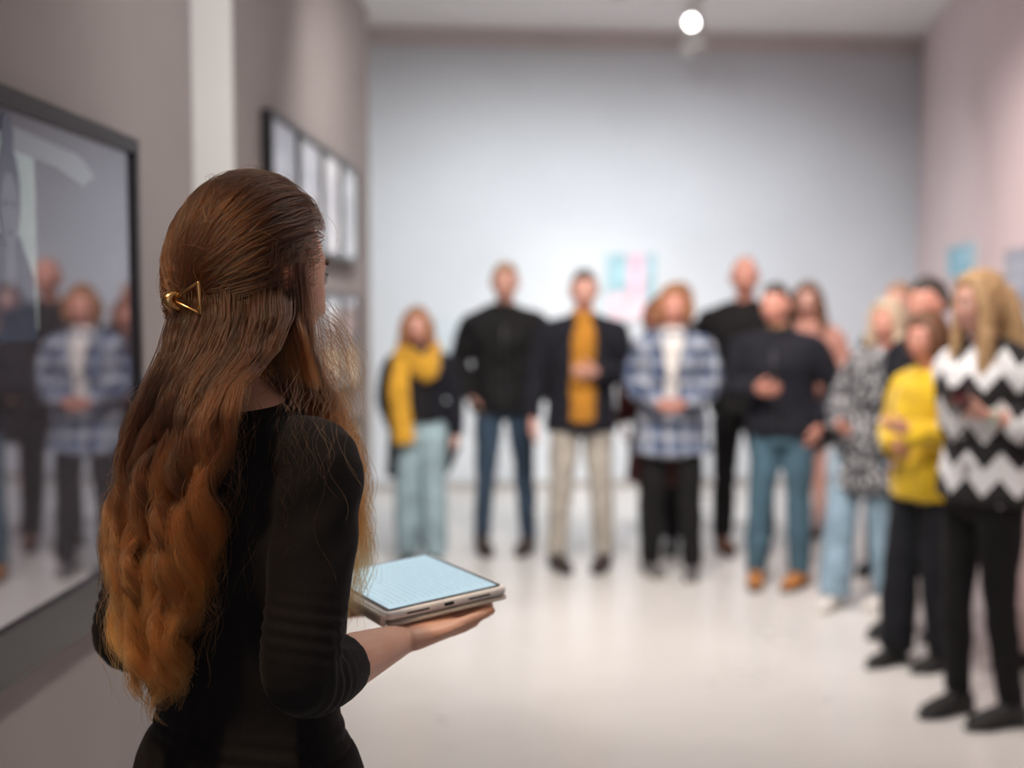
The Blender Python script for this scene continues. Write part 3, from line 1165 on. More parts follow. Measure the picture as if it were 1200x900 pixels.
    if hair:
        kind, mat = hair[0], hair[1]
        HS = lambda x, y, z: HM @ Vector((x, y, z))
        if kind == 'short':
            hp = [hair_cap(HM, hair[2] if len(hair) > 2 else 0.014, 0.062, -0.035, -0.03)]
        elif kind == 'stubble':
            hp = [hair_cap(HM, 0.003, 0.075, -0.02, -0.02)]
        elif kind == 'bob':
            hp = [hair_cap(HM, 0.024, 0.066, -0.075, -0.045)]
            for sd in (-1, 1):
                hp.append(tube([HS(sd * 0.055, -0.035, 0.085), HS(sd * 0.088, -0.03, 0.03), HS(sd * 0.09, -0.02, -0.04), HS(sd * 0.075, -0.01, -0.095)], [0.022 * s, 0.026 * s, 0.028 * s, 0.018 * s], 10, sub=3))
            hp.append(tube([HS(0, 0.07, 0.04), HS(0, 0.085, -0.03), HS(0, 0.075, -0.10)], [(0.085 * s, 0.04 * s), (0.09 * s, 0.04 * s), (0.075 * s, 0.028 * s)], 14, sub=3))
        else:
            L = hair[2] if len(hair) > 2 else 0.30
            hp = [hair_cap(HM, 0.022, 0.070, -0.08, -0.05)]
            for sd in (-1, 1):
                hp.append(tube([HS(sd * 0.045, -0.045, 0.10), HS(sd * 0.084, -0.04, 0.03), HS(sd * 0.092, -0.025, -0.06), HS(sd * 0.10, -0.03, -0.06 - L * 0.35), HS(sd * 0.10, -0.045, -0.06 - L * 0.75)],
                               [0.022 * s, 0.026 * s, 0.032 * s, 0.034 * s, 0.016 * s], 10, sub=4))
            hp.append(tube([HS(0, 0.06, 0.05), HS(0, 0.09, -0.04), HS(0, 0.105, -0.06 - L * 0.4), HS(0, 0.11, -0.06 - L)], [(0.085 * s, 0.045 * s), (0.10 * s, 0.048 * s), (0.115 * s, 0.045 * s), (0.09 * s, 0.02 * s)], 16, sub=4))
        mesh_obj('hair', remesh(hp, 0.008, 2, (0.0025, 75, seed)), mat, root)
    return fg


H_BLONDE = hair_mesh_mat('blonde', (0.29, 0.165, 0.07), (0.54, 0.35, 0.185))
H_GREYBL = hair_mesh_mat('grey blonde', (0.34, 0.25, 0.16), (0.58, 0.46, 0.34))
H_BROWN = hair_mesh_mat('brown', (0.07, 0.03, 0.015), (0.17, 0.075, 0.035))
H_DARK = hair_mesh_mat('dark', (0.02, 0.015, 0.012), (0.07, 0.055, 0.05))
H_RED = hair_mesh_mat('reddish blonde', (0.20, 0.085, 0.036), (0.36, 0.165, 0.07))
H_AUB = hair_mesh_mat('auburn', (0.16, 0.05, 0.025), (0.32, 0.12, 0.06))
H_SAND = hair_mesh_mat('sandy', (0.22, 0.12, 0.07), (0.38, 0.23, 0.14))

F_NAVY = fabric('navy', (0.0085, 0.0085, 0.014), sheen=0.04)
F_BLACK = fabric('black', (0.006, 0.0052, 0.006), sheen=0.02)
F_INK = fabric('ink black', (0.0085, 0.0078, 0.009), sheen=0.03)
F_MUST = fabric('mustard', (0.42, 0.18, 0.02))
F_SCARF = fabric('yellow wool', (0.56, 0.30, 0.03), 0.95, 0.2, 0.4, 120)
F_YEL = fabric('bright yellow', (0.60, 0.39, 0.02), 0.95, 0.2, 0.4, 90)
F_BEIGE = fabric('beige grey', (0.36, 0.33, 0.29))
F_BURG = fabric('burgundy', (0.055, 0.012, 0.010))
F_PINK = fabric('dusty pink', (0.46, 0.225, 0.175))
F_WHITE = fabric('off white', (0.66, 0.63, 0.60))
F_GREY = fabric('mauve grey', (0.34, 0.29, 0.31))
F_PALEPINK = fabric('pale pink', (0.66, 0.50, 0.50))
D_BLUE = denim('mid blue', (0.045, 0.095, 0.130))
D_DARK = denim('dark blue', (0.025, 0.048, 0.080))
D_LIGHT = denim('light blue', (0.25, 0.345, 0.385))
D_PALE = denim('pale blue', (0.22, 0.32, 0.40))
L_BLACK = plain('black leather', (0.007, 0.0065, 0.007), 0.5, var=0.15)
L_BROWN = plain('brown leather', (0.10, 0.04, 0.022), 0.5, var=0.2)
L_DKBR = plain('dark brown leather', (0.035, 0.022, 0.018), 0.5, var=0.2)
L_TAN = plain('tan leather', (0.36, 0.14, 0.035), 0.55, var=0.2)
L_WHITE = plain('white leather', (0.66, 0.63, 0.60), 0.5, var=0.1)
M_ZIP = plain('dark zip metal', (0.06, 0.06, 0.065), 0.35, 0.8)
PLAID, CHEV, LEAF = plaid_mat(), chevron_mat(), blouse_mat()
rad = math.radians


def g(px, py):
    p = ground(px, py)
    return (p.x, p.y, 0)


# 1 woman with the yellow scarf
f1 = build_person('woman in a yellow scarf, open navy coat and pale jeans', (-0.555, 7.22, 0), 1.56, rad(-6), SKIN, 1, ('pocket', 'down'), ((-0.09, 0.0, 8), (0.10, -0.05, -8)), (rad(4), 0), (-0.02, 0),
                  dict(name='coat', mat=F_NAVY, hem=0.97, pad=0.026, sleeve=0.016, open=0.11, fold=0.006, panels=True), (fabric('dark jumper', (0.010, 0.009, 0.011), sheen=0.03), 0.045, 0.12, 0.98), ('trousers', D_LIGHT, 0.035), ('shoe', L_BLACK, M_SOLE), ('long', H_RED, 0.26))
V = f1.V
sc = [tube([V(0.0, 0.085, 1.47), V(-0.09, 0.03, 1.455), V(-0.105, -0.06, 1.42), V(-0.03, -0.125, 1.375), V(0.06, -0.135, 1.36), V(0.11, -0.06, 1.42), V(0.085, 0.035, 1.455), V(0.0, 0.085, 1.47)],
           [(0.036, 0.05)] * 8, 14, ref=(0, 0, 1), sub=5)]
sc.append(tube([V(-0.07, -0.10, 1.43), V(0.01, -0.165, 1.36), V(0.09, -0.175, 1.30), V(0.135, -0.12, 1.36), V(0.12, -0.03, 1.45)], [(0.04, 0.03), (0.062, 0.03), (0.068, 0.03), (0.055, 0.03), (0.04, 0.03)], 14, ref=(0, 0, 1), sub=5))
sc.append(tube([V(-0.08, -0.07, 1.44), V(-0.10, -0.165, 1.30), V(-0.10, -0.185, 1.12), V(-0.085, -0.185, 0.95), V(-0.075, -0.18, 0.83)], [(0.05, 0.025), (0.062, 0.022), (0.066, 0.018), (0.07, 0.016), (0.072, 0.014)], 14, sub=5, capk=0.2))
mesh_obj('scarf', remesh(sc, 0.009, 2, (0.004, 55, 4)), F_SCARF, f1.root)
wr, hd = f1.P['wr', 1], f1.P['hd', 1]
ph = empty('phone', (0, 0, 0))
ph.matrix_world = f1.root.matrix_basis @ Matrix.Translation(wr + hd * 0.13 + Vector((-0.022, -0.01, 0))) @ Euler((0.35, 0.1, 1.3)).to_matrix().to_4x4()
mk('phone_body', [rbox(0.074, 0.009, 0.15, 0.004, e=0.002)], m_black, ph)
mk('phone_screen', [box(-0.033, 0.033, -0.0056, -0.0046, -0.068, 0.068)], plain('dark screen glass', (0.01, 0.011, 0.014), 0.1), ph, False)
tag(ph, 'dark phone in the hand of the woman in yellow scarf', 'phone')

# 2 man in the black padded jacket
build_person('tall man in a zipped black jacket and dark blue jeans', g(592, 646), 1.85, rad(-2), SKIN, 0, ('pocket', 'pocket'), ((-0.135, -0.02, 14), (0.135, 0.0, -14)), (rad(-3), 0), (0, 0),
             dict(name='jacket', mat=F_INK, hem=0.84, pad=0.035, sleeve=0.026, collar=0.035, fold=0.007, fs=34, zip=M_ZIP), None, ('trousers', D_DARK, 0.0), ('boot', L_DKBR, M_SOLE), ('short', H_SAND, 0.010), build=1.03)
# 3 man in the mustard shirt
build_person('man in an open navy jacket over a mustard shirt with beige trousers', g(680, 666), 1.79, rad(0), SKIN, 0, ('down', ((0.215, 0.03, 1.12), (0.07, -0.20, 1.13))), ((-0.135, 0.0, 18), (0.135, 0.0, -18)), (rad(4), 0), (0.02, 0),
             dict(name='jacket', mat=F_NAVY, hem=0.80, pad=0.026, sleeve=0.020, open=0.10, fold=0.005), (F_MUST, 0.060, 0.092, 0.85), ('trousers', F_BEIGE, 0.012), ('boot', L_DKBR, M_SOLE), ('short', H_DARK, 0.008), build=1.05)
# 4 two visitors half hidden behind the woman in plaid
build_person('auburn haired woman in a long burgundy coat behind the plaid shirt', (0.95, 7.62, 0), 1.63, rad(-8), SKIN2, 1, ('down', 'down'), ((-0.09, 0.0, 8), (0.09, 0.0, -8)), (rad(-5), 0), (-0.01, 0),
             dict(name='coat', mat=F_BURG, hem=0.48, pad=0.03, sleeve=0.016, collar=0.03, w0=0.20, d0=0.16), None, ('trousers', F_BLACK, 0.0), ('shoe', L_BLACK, M_SOLE), ('bob', H_AUB))
build_person('sandy haired man in black behind the plaid shirt', (1.16, 8.25, 0), 1.74, rad(-8), SKIN2, 0, ('down', 'down'), ((-0.10, 0.0, 8), (0.10, 0.0, -8)), (rad(-5), 0), (0, 0),
             dict(name='jumper', mat=F_BLACK, hem=0.86, pad=0.015, sleeve=0.014, collar=0.02), None, ('trousers', F_BLACK, 0.01), ('shoe', L_BLACK, M_SOLE), ('short', H_SAND, 0.012))
# 5 woman in the plaid overshirt
f5 = build_person('woman in a blue and white plaid overshirt with clasped hands', g(787, 676), 1.69, rad(-10), SKIN2, 1, ('clasp', 'clasp'), ((-0.13, 0.0, 30), (0.12, -0.06, -4)), (rad(10), 0), (0, 0),
                  dict(name='overshirt', mat=PLAID, hem=0.74, pad=0.036, sleeve=0.022, open=0.06, fold=0.008, w0=0.195, d0=0.145), (F_WHITE, 0.055, 0.058, 1.20), ('trousers', F_BLACK, 0.012), ('sneaker', plain('grey trainer', (0.10, 0.095, 0.10), 0.6, var=0.3, vscale=30), M_SOLE_W), ('bob', H_RED), build=1.02)
V = f5.V
mk('lanyard', [tube([V(-0.06, -0.06, 1.45), V(-0.045, -0.17, 1.35), V(-0.012, -0.205, 1.19), V(0.012, -0.205, 1.19), V(0.045, -0.17, 1.35), V(0.06, -0.06, 1.45)], [(0.007, 0.002)] * 6, 6, sub=5)], F_WHITE, f5.root)
# 6 tall bald man
build_person('tall bald man in a black jacket behind the man in jeans', g(869, 646), 1.89, rad(-14), SKIN2, 0, ('behind', 'behind'), ((-0.11, -0.02, 20), (0.13, 0.02, -6)), (rad(4), 0), (0, 0),
             dict(name='jacket', mat=F_BLACK, hem=0.80, pad=0.028, sleeve=0.02, collar=0.02), None, ('trousers', F_BLACK, 0.01), ('shoe', L_BROWN, M_SOLE), ('stubble', hair_mesh_mat('stubble', (0.40, 0.22, 0.17), (0.45, 0.25, 0.19))))
# 7 man in the navy gilet
build_person('man in a zipped navy jacket, blue jeans and tan boots', g(915, 687), 1.70, rad(-24), SKIN2, 0, ('waist', 'pocket'), ((-0.14, -0.02, 12), (0.10, 0.03, -16)), (rad(-16), 0), (-0.07, 0),
             dict(name='jacket', mat=F_NAVY, hem=0.86, pad=0.028, sleeve=0.024, collar=0.03, zip=M_ZIP), (fabric('olive', (0.16, 0.11, 0.03)), 0.0, 0.05, 1.25), ('trousers', D_BLUE, 0.014), ('boot', L_TAN, M_SOLE), ('short', H_DARK, 0.012), build=1.08)
# 8 woman in the pink coat
build_person('long haired woman in a dusty pink coat and dark skirt', (2.02, 8.15, 0), 1.73, rad(-22), SKIN, 1, ('waist', 'clasp'), ((-0.09, 0.0, 8), (0.09, 0.0, -8)), (rad(-4), 0), (0, 0),
             dict(name='coat', mat=F_PINK, hem=0.90, pad=0.03, sleeve=0.026, open=0.05, fold=0.007), (F_PINK, 0.045, 0.05, 1.0), ('skirt', F_INK, 0.62), ('shoe', L_BROWN, M_SOLE), ('long', H_BROWN, 0.22))
# 9 woman in the leaf print blouse
build_person('grey blonde woman in a black and white print blouse and pale jeans', g(1012, 712), 1.60, rad(-48), SKIN2, 1, ('clasp', 'down'), ((-0.10, -0.14, 6), (0.10, 0.10, -16)), (rad(-10), 0), (0.12, 0.14),
             dict(name='blouse', mat=LEAF, hem=0.66, pad=0.022, sleeve=0.022, fold=0.007, w0=0.185, d0=0.14), None, ('trousers', D_PALE, 0.04), ('sneaker', L_WHITE, M_SOLE_W), ('long', H_GREYBL, 0.12))
# 10 two men standing behind the woman in yellow
build_person('sandy haired man in a black jacket near the pink lit wall', (2.26, 6.95, 0), 1.71, rad(-50), SKIN, 0, ('down', 'down'), ((-0.10, -0.06, 6), (0.10, 0.02, -10)), (rad(-6), 0), (0, 0),
             dict(name='jacket', mat=F_BLACK, hem=0.84, pad=0.024, sleeve=0.02), None, ('trousers', F_BLACK, 0.015), ('shoe', L_BLACK, M_SOLE), ('short', H_SAND, 0.010))
build_person('dark haired man in a navy jacket behind the yellow jumper', (1.985, 5.62, 0), 1.70, rad(-58), SKIN2, 0, ('pocket', 'down'), ((-0.11, -0.10, 6), (0.11, 0.06, -10)), (rad(-8), 0), (0, -0.03),
             dict(name='jacket', mat=F_NAVY, hem=0.84, pad=0.024, sleeve=0.02, collar=0.025), None, ('trousers', F_BLACK, 0.012), ('shoe', L_BLACK, M_SOLE), ('short', H_DARK, 0.016))
# 11 woman in the yellow jumper
build_person('brown haired woman in a bright yellow knitted jumper and black trousers', (1.80, 5.13, 0), 1.535, rad(-66), SKIN2, 1, ('belly', 'hold'), ((-0.09, -0.10, 4), (0.09, 0.04, -8)), (rad(-4), 0), (0, 0.0),
             dict(name='jumper', mat=F_YEL, hem=0.83, pad=0.035, sleeve=0.030, collar=0.015, fold=0.008), None, ('trousers', fabric('blue black', (0.0065, 0.007, 0.010), sheen=0.02), 0.035), ('boot', L_BLACK, M_SOLE), ('bob', H_BROWN))
# 12 woman in the chevron jumper
f12 = build_person('blonde woman in a black and white chevron jumper', (1.77, 4.44, 0), 1.69, rad(-70), SKIN, 1, ('behind', ((0.235, 0.09, 1.13), (0.165, -0.14, 1.19))), ((-0.10, -0.02, 4), (0.09, 0.06, -6)), (rad(-12), 0), (0, -0.02),
                   dict(name='jumper', mat=CHEV, hem=0.86, pad=0.04, sleeve=0.034, end=0.62, fold=0.008), None, ('trousers', F_BLACK, 0.0), ('boot', L_BLACK, M_SOLE), ('long', H_BLONDE, 0.30))
wr = f12.P['wr', 1]
mk('bracelet', [tube([f12.P['el', 1] * 0.10 + wr * 0.90, f12.P['el', 1] * 0.06 + wr * 0.94], [0.030, 0.030], 14, ref=(0, 0, 1), sub=2)], plain('pale green beads', (0.35, 0.60, 0.50), 0.4, var=0.2, vscale=60), f12.root)
# wine glass in her hand
gpos = f12.root.matrix_basis @ (wr + f12.P['hd', 1] * 0.095 + Vector((0.02, -0.015, 0.0)))
wg = empty('wine_glass', (gpos.x, gpos.y, gpos.z - 0.10))
m_glass, nt, b = new_mat('clear glass')
b.inputs['Transmission Weight'].default_value = 1.0
b.inputs['Roughness'].default_value = 0.02
b.inputs['IOR'].default_value = 1.45


mk('base', [lathe([(0.033, 0), (0.034, 0.002), (0.006, 0.006)])], m_glass, wg)
mk('stem', [lathe([(0.005, 0.006), (0.0035, 0.03), (0.0035, 0.06), (0.006, 0.085)])], m_glass, wg)
mk('bowl', [lathe([(0.006, 0.085), (0.028, 0.10), (0.040, 0.13), (0.036, 0.18), (0.0345, 0.18), (0.0385, 0.13), (0.027, 0.102), (0.004, 0.089)])], m_glass, wg)
mk('wine', [lathe([(0.004, 0.0895), (0.0265, 0.1025), (0.037, 0.128), (0.037, 0.134)])], plain('red wine', (0.12, 0.006, 0.012), 0.08), wg)
tag(wg, 'glass of red wine held by the woman in chevron jumper', 'glass')
# 13 visitor cut by the frame edge
build_person('visitor in a mauve grey top and pale pink trousers by the pink lit wall', (2.325, 5.05, 0), 1.62, rad(-75), SKIN, 1, ('down', 'down'), ((-0.10, -0.06, 4), (0.09, 0.05, -6)), (rad(-2), 0), (0, 0),
             dict(name='jumper', mat=F_GREY, hem=0.80, pad=0.03, sleeve=0.026), None, ('trousers', F_PALEPINK, 0.02), ('shoe', L_BLACK, M_SOLE), ('bob', H_SAND))

# ------------------------------------------------------------------ tablet in its case
TW, TH = 0.245, 0.175
Mt = Matrix.Translation((-0.145, 1.662, 1.178)) @ Euler((0.0874, -0.001, -1.064)).to_matrix().to_4x4()
tab = empty('tablet', (0, 0, 0))
tab.matrix_world = Mt
m_case = plain('greige rubber case', (0.88, 0.86, 0.84), 0.6, var=0.04, vscale=40, bump=0.15, bscale=500)
m_cover = plain('taupe cover cloth', (0.62, 0.57, 0.51), 0.8, var=0.1, vscale=60, bump=0.3, bscale=400)
m_slot = plain('dark slot', (0.015, 0.017, 0.025), 0.5)
m_bezel = plain('bezel glass', (0.012, 0.013, 0.017), 0.12)
m_disp, nt, b = new_mat('lit text page')
X, Y, Z = xyz(nt)
ln = mathn(nt, 'FRACT', mathn(nt, 'DIVIDE', mathn(nt, 'ADD', Y, 1.0), 0.0088))
isl = mathn(nt, 'LESS_THAN', ln, 0.42)
nz = noise(nt, 1.0, 3, stretch=(260, 160, 1), rough=0.6)
word = mathn(nt, 'GREATER_THAN', nz.outputs['Fac'], 0.46)
inx = mathn(nt, 'LESS_THAN', mathn(nt, 'ABSOLUTE', X), 0.098)
txt = mathn(nt, 'MULTIPLY', mathn(nt, 'MULTIPLY', isl, word), mathn(nt, 'MULTIPLY', inx, 0.4))
c = mixc(nt, txt, (0.44, 0.60, 0.67), (0.18, 0.29, 0.36))
b.inputs['Base Color'].default_value = (0.02, 0.02, 0.025, 1)
b.inputs['Roughness'].default_value = 0.15
link(nt, c, b.inputs['Emission Color'])
b.inputs['Emission Strength'].default_value = 1.0
T = Matrix.Translation
mk('case', [rbox(TW + 0.006, TH + 0.006, 0.011, 0.012, T((0, 0, -0.0055)), 6, 0.0025)], m_case, tab)
gl = mk('bezel', [rbox(TW - 0.006, TH - 0.006, 0.0016, 0.008, T((0, 0, 0.0003)), 6)], m_bezel, tab, False)
mk('display', [rbox(TW - 0.017, TH - 0.017, 0.0010, 0.003, T((0.0, 0, 0.0010)), 4)], m_disp, gl, False)
cv = mk('folded_cover', [rbox(TW + 0.006, TH + 0.002, 0.0045, 0.012, T((0, 0.003, -0.0165)) @ Matrix.Rotation(0.012, 4, 'X'), 6, 0.0012)], m_cover, tab)
mk('spine', [tube([(-TW / 2 + 0.004, -TH / 2 - 0.004, -0.0105), (TW / 2 - 0.002, -TH / 2 - 0.004, -0.0105)], [(0.0085, 0.0045)] * 2, 12, ref=(0, 0, 1), sub=4, capk=0.2)], m_cover, cv)
xe = TW / 2 + 0.003
for y0, y1, nm in ((0.030, 0.062, 'speaker_slot'), (-0.060, -0.028, 'speaker_slot'), (-0.006, 0.008, 'charging_port')):
    hz = 0.0012 if nm == 'speaker_slot' else 0.0024
    mk(nm, [box(xe - 0.003, xe + 0.0004, y0, y1, -0.0058 - hz, -0.0058 + hz)], m_slot, tab, False)
tag(tab, 'lit tablet in a greige case held flat by the long haired woman', 'tablet')

# ------------------------------------------------------------------ the speaker in front, seen from behind
BASE = Vector((-0.33, 1.45, 0))
woman = empty('person', BASE)
tag(woman, 'woman with long wavy auburn hair in black, holding a lit tablet', 'person')
fa = math.radians(40)
FV = Vector((math.sin(fa), math.cos(fa), 0))           # the way she faces
RV = Vector((math.cos(fa), -math.sin(fa), 0))          # her right


def Lw(u, v, z):
    return RV * u + FV * v + Vector((0, 0, z))


def Wp(px, py, Y):
    return at(px, py, Y) - BASE


SK = skin_mat('warm skin', (0.74, 0.44, 0.32))
M_TOP = fabric('black jersey', (0.0075, 0.0065, 0.0080), 0.85, 0.15, 0.03, 500)
M_TRO = fabric('black twill', (0.0070, 0.0058, 0.0066), 0.88, 0.15, 0.02, 700)

hs = 1.02
hc = Vector((-0.316, 1.47, 1.594)) - BASE
HMW = Matrix.Translation(hc) @ Euler((0.04, 0, math.radians(135))).to_matrix().to_4x4() @ Matrix.Scale(hs, 4)

ref = tuple(RV)
shR, elR = Wp(374, 545, 1.345), Wp(352, 800, 1.285)
shL, elL = Wp(192, 540, 1.555), Wp(150, 756, 1.57)
wrL = Vector((-0.300, 1.70, 1.128)) - BASE
nT = (Mt.to_3x3() @ Vector((0, 0, 1))).normalized()
cT = Mt.translation


def under(px, py, off):
    d = ray(px, py)
    p0 = cT - nT * off
    return CAM + d * ((p0 - CAM).dot(nT) / d.dot(nT)) - BASE


wrR = under(464, 751, 0.040)
tipR = under(572, 708, 0.0300)
hdir = (tipR - wrR).normalized()

# body
parts = head_parts(HMW, 1)
parts.append(tube([Lw(0.0, -0.025, 1.42), Lw(0.0, -0.020, 1.475), hc + Vector((-0.008, -0.012, -0.02))], [(0.066, 0.058), (0.052, 0.053), (0.050, 0.056)], 18, ref=ref))
TR = [(0.84, 0.145, 0.10, 0), (0.93, 0.165, 0.112, 0), (1.00, 0.152, 0.104, 0), (1.085, 0.122, 0.085, 0), (1.20, 0.135, 0.094, 0), (1.30, 0.148, 0.102, 0), (1.38, 0.146, 0.082, -0.006), (1.425, 0.105, 0.060, -0.014), (1.46, 0.060, 0.050, -0.020)]
parts.append(tube([Lw(0.005, v, z) for z, a, c_, v in TR], [(a, c_) for z, a, c_, v in TR], 24, ref=ref))
for S, E, W in ((shR, elR, None), (shL, elL, wrL)):
    pts = [S, (S + E) / 2, E] + ([(E + W) / 2, W] if W is not None else [])
    parts.append(tube(pts, [0.040, 0.036, 0.031] + ([0.031, 0.023] if W is not None else []), 12, ref=ref))
for s_ in (-1, 1):
    hp, kn, an = Lw(s_ * 0.088, 0, 0.92), Lw(s_ * 0.095, 0.02, 0.50), Lw(s_ * 0.10, 0, 0.09)
    parts.append(tube([hp, (hp + kn) / 2, kn, kn * 0.6 + an * 0.4, an], [0.085, 0.07, 0.052, 0.053, 0.036], 12, ref=ref))
items = [(remesh(parts, 0.006, 1), SK)]
# right forearm and hand, finer
palm_n = nT
fore = [tube([elR, elR * 0.75 + wrR * 0.25, elR * 0.45 + wrR * 0.55, wrR], [(0.036, 0.036), (0.040, 0.037), (0.034, 0.031), (0.0265, 0.0205)], 20, ref=tuple(hdir.cross(palm_n)), sub=6)]
hp_ = hand_parts(wrR, hdir, palm_n, 1, 0.012, 0.94, 14, 4, 0.0, 0.06, -0.06)
items.append((remesh(fore + hp_, 0.0026, 3), SK))
dL = ((Mt @ Vector((-0.06, -0.05, -0.042)) - BASE) - wrL).normalized()
items.append((remesh([tube([(elL + wrL) / 2, wrL], [0.03, 0.023], 12)] + hand_parts(wrL, dL, nT, -1, 0.10, 0.92, 12, 3, 0.04, 0.4), 0.0032, 2), SK))
items += face_bits(HMW, plain('brown brow', (0.09, 0.05, 0.03), 0.7))
for s_ in (-1, 1):     # lashes
    v, f = tube([(s_ * 0.020, -0.0815, 0.011), (s_ * 0.032, -0.0825, 0.0135), (s_ * 0.046, -0.0735, 0.010)], [(0.0007, 0.001), (0.0009, 0.002), (0.0007, 0.0015)], 8, ref=(0, 0, 1), sub=4)
    items.append((([HMW @ p for p in v], f), M_IRIS))
join_mesh('body', items, woman)

# black top with three-quarter sleeves
TT = [(0.955, 0.171, 0.119, 0), (1.00, 0.162, 0.113, 0), (1.085, 0.132, 0.096, 0), (1.20, 0.146, 0.104, 0), (1.30, 0.158, 0.111, 0), (1.375, 0.154, 0.092, -0.006), (1.42, 0.118, 0.070, -0.014), (1.446, 0.088, 0.062, -0.018)]
tp = [tube([Lw(0.005, v, z) for z, a, c_, v in TT], [(a, c_) for z, a, c_, v in TT], 30, ref=ref, sub=6, capk=0.05)]
cufR = elR * 0.62 + wrR * 0.38
cufL = elL * 0.62 + wrL * 0.38
for S, E, C_ in ((shR, elR, cufR), (shL, elL, cufL)):
    inn = (Lw(0.005, -0.005, 1.375) - S).normalized()
    tp.append(tube([S + inn * 0.07 + Vector((0, 0, 0.006)), S, S * 0.72 + E * 0.28, S * 0.4 + E * 0.6, E + Vector((0, 0, 0.012)), (E + C_) / 2, C_],
                   [(0.052, 0.052), (0.048, 0.048), (0.046, 0.049), (0.044, 0.047), (0.042, 0.044), (0.042, 0.042), (0.038, 0.038)], 22, ref=(0, 1, 0), sub=6, capk=0.15))
    tp.append(tube([S + inn * 0.12 + Vector((0, 0, 0.004)), S + inn * 0.05, S], [0.058, 0.052, 0.046], 18, ref=(0, 0, 1), sub=4))


def sleeve_folds(co):
    out = np.zeros(len(co))
    for S, E, C_ in ((shR, elR, cufR), (shL, elL, cufL)):
        S_, E_, C2 = np.array(S), np.array(E), np.array(C_)
        ax = (S_ - E_) / np.linalg.norm(S_ - E_)
        t = (co - E_) @ ax
        rad_ = np.linalg.norm((co - E_) - np.outer(t, ax), axis=1)
        near = np.exp(-(rad_ / 0.075) ** 4)
        w = np.exp(-((t - 0.055) / 0.035) ** 2) * near
        out += 0.0015 * w * np.sin(t * 2 * PI / 0.0155 + 6 * np.sin(co[:, 0] * 9))
        # long drag folds running from the armpit over the upper arm
        w2 = np.exp(-((t - 0.19) / 0.06) ** 2) * near
        out += 0.0022 * w2 * np.sin((co @ np.array([0.55, 0.3, -0.8])) * 2 * PI / 0.05)
        cx = (C2 - E_) / np.linalg.norm(C2 - E_)
        s2 = (co - E_) @ cx
        w3 = np.exp(-((s2 - 0.02) / 0.03) ** 2) * np.exp(-(np.linalg.norm(co - E_, axis=1) / 0.08) ** 4)
        out += 0.0014 * w3 * np.sin(s2 * 2 * PI / 0.017 + 4 * co[:, 2] * 10)
    # gathers at the waist
    wz = np.exp(-((co[:, 2] - 1.045) / 0.022) ** 2)
    out += 0.0015 * wz * np.sin(co[:, 2] * 2 * PI / 0.02 + 2.5 * np.sin(co @ np.array([14, 9, 0])))
    return out


mesh_obj('jersey_top', remesh(tp, 0.0042, 4, (0.0012, 34, 5), sleeve_folds), M_TOP, woman)

# trousers and boots
bp = [tube([Lw(0.005, 0, z) for z in (0.80, 0.90, 0.95, 1.0, 1.035)], [(0.165, 0.122), (0.182, 0.130), (0.178, 0.126), (0.166, 0.117), (0.150, 0.107)], 26, ref=ref, capk=0.08)]
for s_ in (-1, 1):
    hp, kn, an = Lw(s_ * 0.088, 0, 0.92), Lw(s_ * 0.095, 0.02, 0.50), Lw(s_ * 0.10, 0, 0.10)
    bp.append(tube([hp, (hp + kn) / 2, kn, (kn + an) / 2, an], [0.098, 0.088, 0.070, 0.068, 0.066], 18, ref=ref, sub=5, capk=0.1))
mesh_obj('trousers', remesh(bp, 0.007, 3, (0.0018, 40, 9)), M_TRO, woman)
for s_ in (-1, 1):
    an = Lw(s_ * 0.10, 0, 0)
    Mz = Matrix.Translation(an) @ Matrix.Rotation(math.radians(140), 4, 'Z')
    sp = [tube([(0, 0.06, 0.05), (0, 0.03, 0.056), (0, -0.04, 0.054), (0, -0.10, 0.042), (0, -0.165, 0.032)], [(0.032, 0.034), (0.035, 0.04), (0.038, 0.038), (0.044, 0.028), (0.034, 0.019)], 14),
          tube([(0, 0.012, 0.045), (0, 0.008, 0.17)], [(0.042, 0.052), (0.045, 0.052)], 14, capk=0.1)]
    so = mesh_obj('shoe', remesh([([Mz @ p for p in a], f) for a, f in sp], 0.008, 2), L_BLACK, woman)
    v, f = tube([(0, 0.085, 0.0125), (0, 0.04, 0.0125), (0, -0.10, 0.0125), (0, -0.185, 0.0125)], [(0.026, 0.0115), (0.036, 0.0115), (0.046, 0.0115), (0.026, 0.0115)], 12, capk=0.4)
    mk('sole', [([Mz @ p for p in v], f)], M_SOLE, so)

# ---- hair
m_hair = bpy.data.materials.new('auburn strands')
m_hair.use_nodes = True
nt = m_hair.node_tree
nt.nodes.remove(nt.nodes['Principled BSDF'])
hb = nt.nodes.new('ShaderNodeBsdfHairPrincipled')
hi = nt.nodes.new('ShaderNodeHairInfo')
rt_ = ramp(nt, hi.outputs['Intercept'], [(0.0, (0.026, 0.0105, 0.0055)), (0.35, (0.042, 0.015, 0.0065)), (0.65, (0.135, 0.039, 0.0085)), (1.0, (0.27, 0.078, 0.014))])
hv = nt.nodes.new('ShaderNodeHueSaturation')
link(nt, rt_.outputs[0], hv.inputs['Color'])
at_ = nt.nodes.new('ShaderNodeAttribute')
at_.attribute_name = 'tone'
link(nt, at_.outputs['Fac'], hv.inputs['Value'])
link(nt, hv.outputs[0], hb.inputs['Color'])
hb.inputs['Roughness'].default_value = 0.30
hb.inputs['Radial Roughness'].default_value = 0.35
link(nt, hb.outputs[0], nt.nodes['Material Output'].inputs[0])
m_hairbase = hair_mesh_mat('auburn base', (0.030, 0.012, 0.006), (0.085, 0.034, 0.014), 300)

HMi = HMW.inverted()
HRAD = np.array([0.076, 0.097, 0.118])
camL = np.array(CAM - BASE)


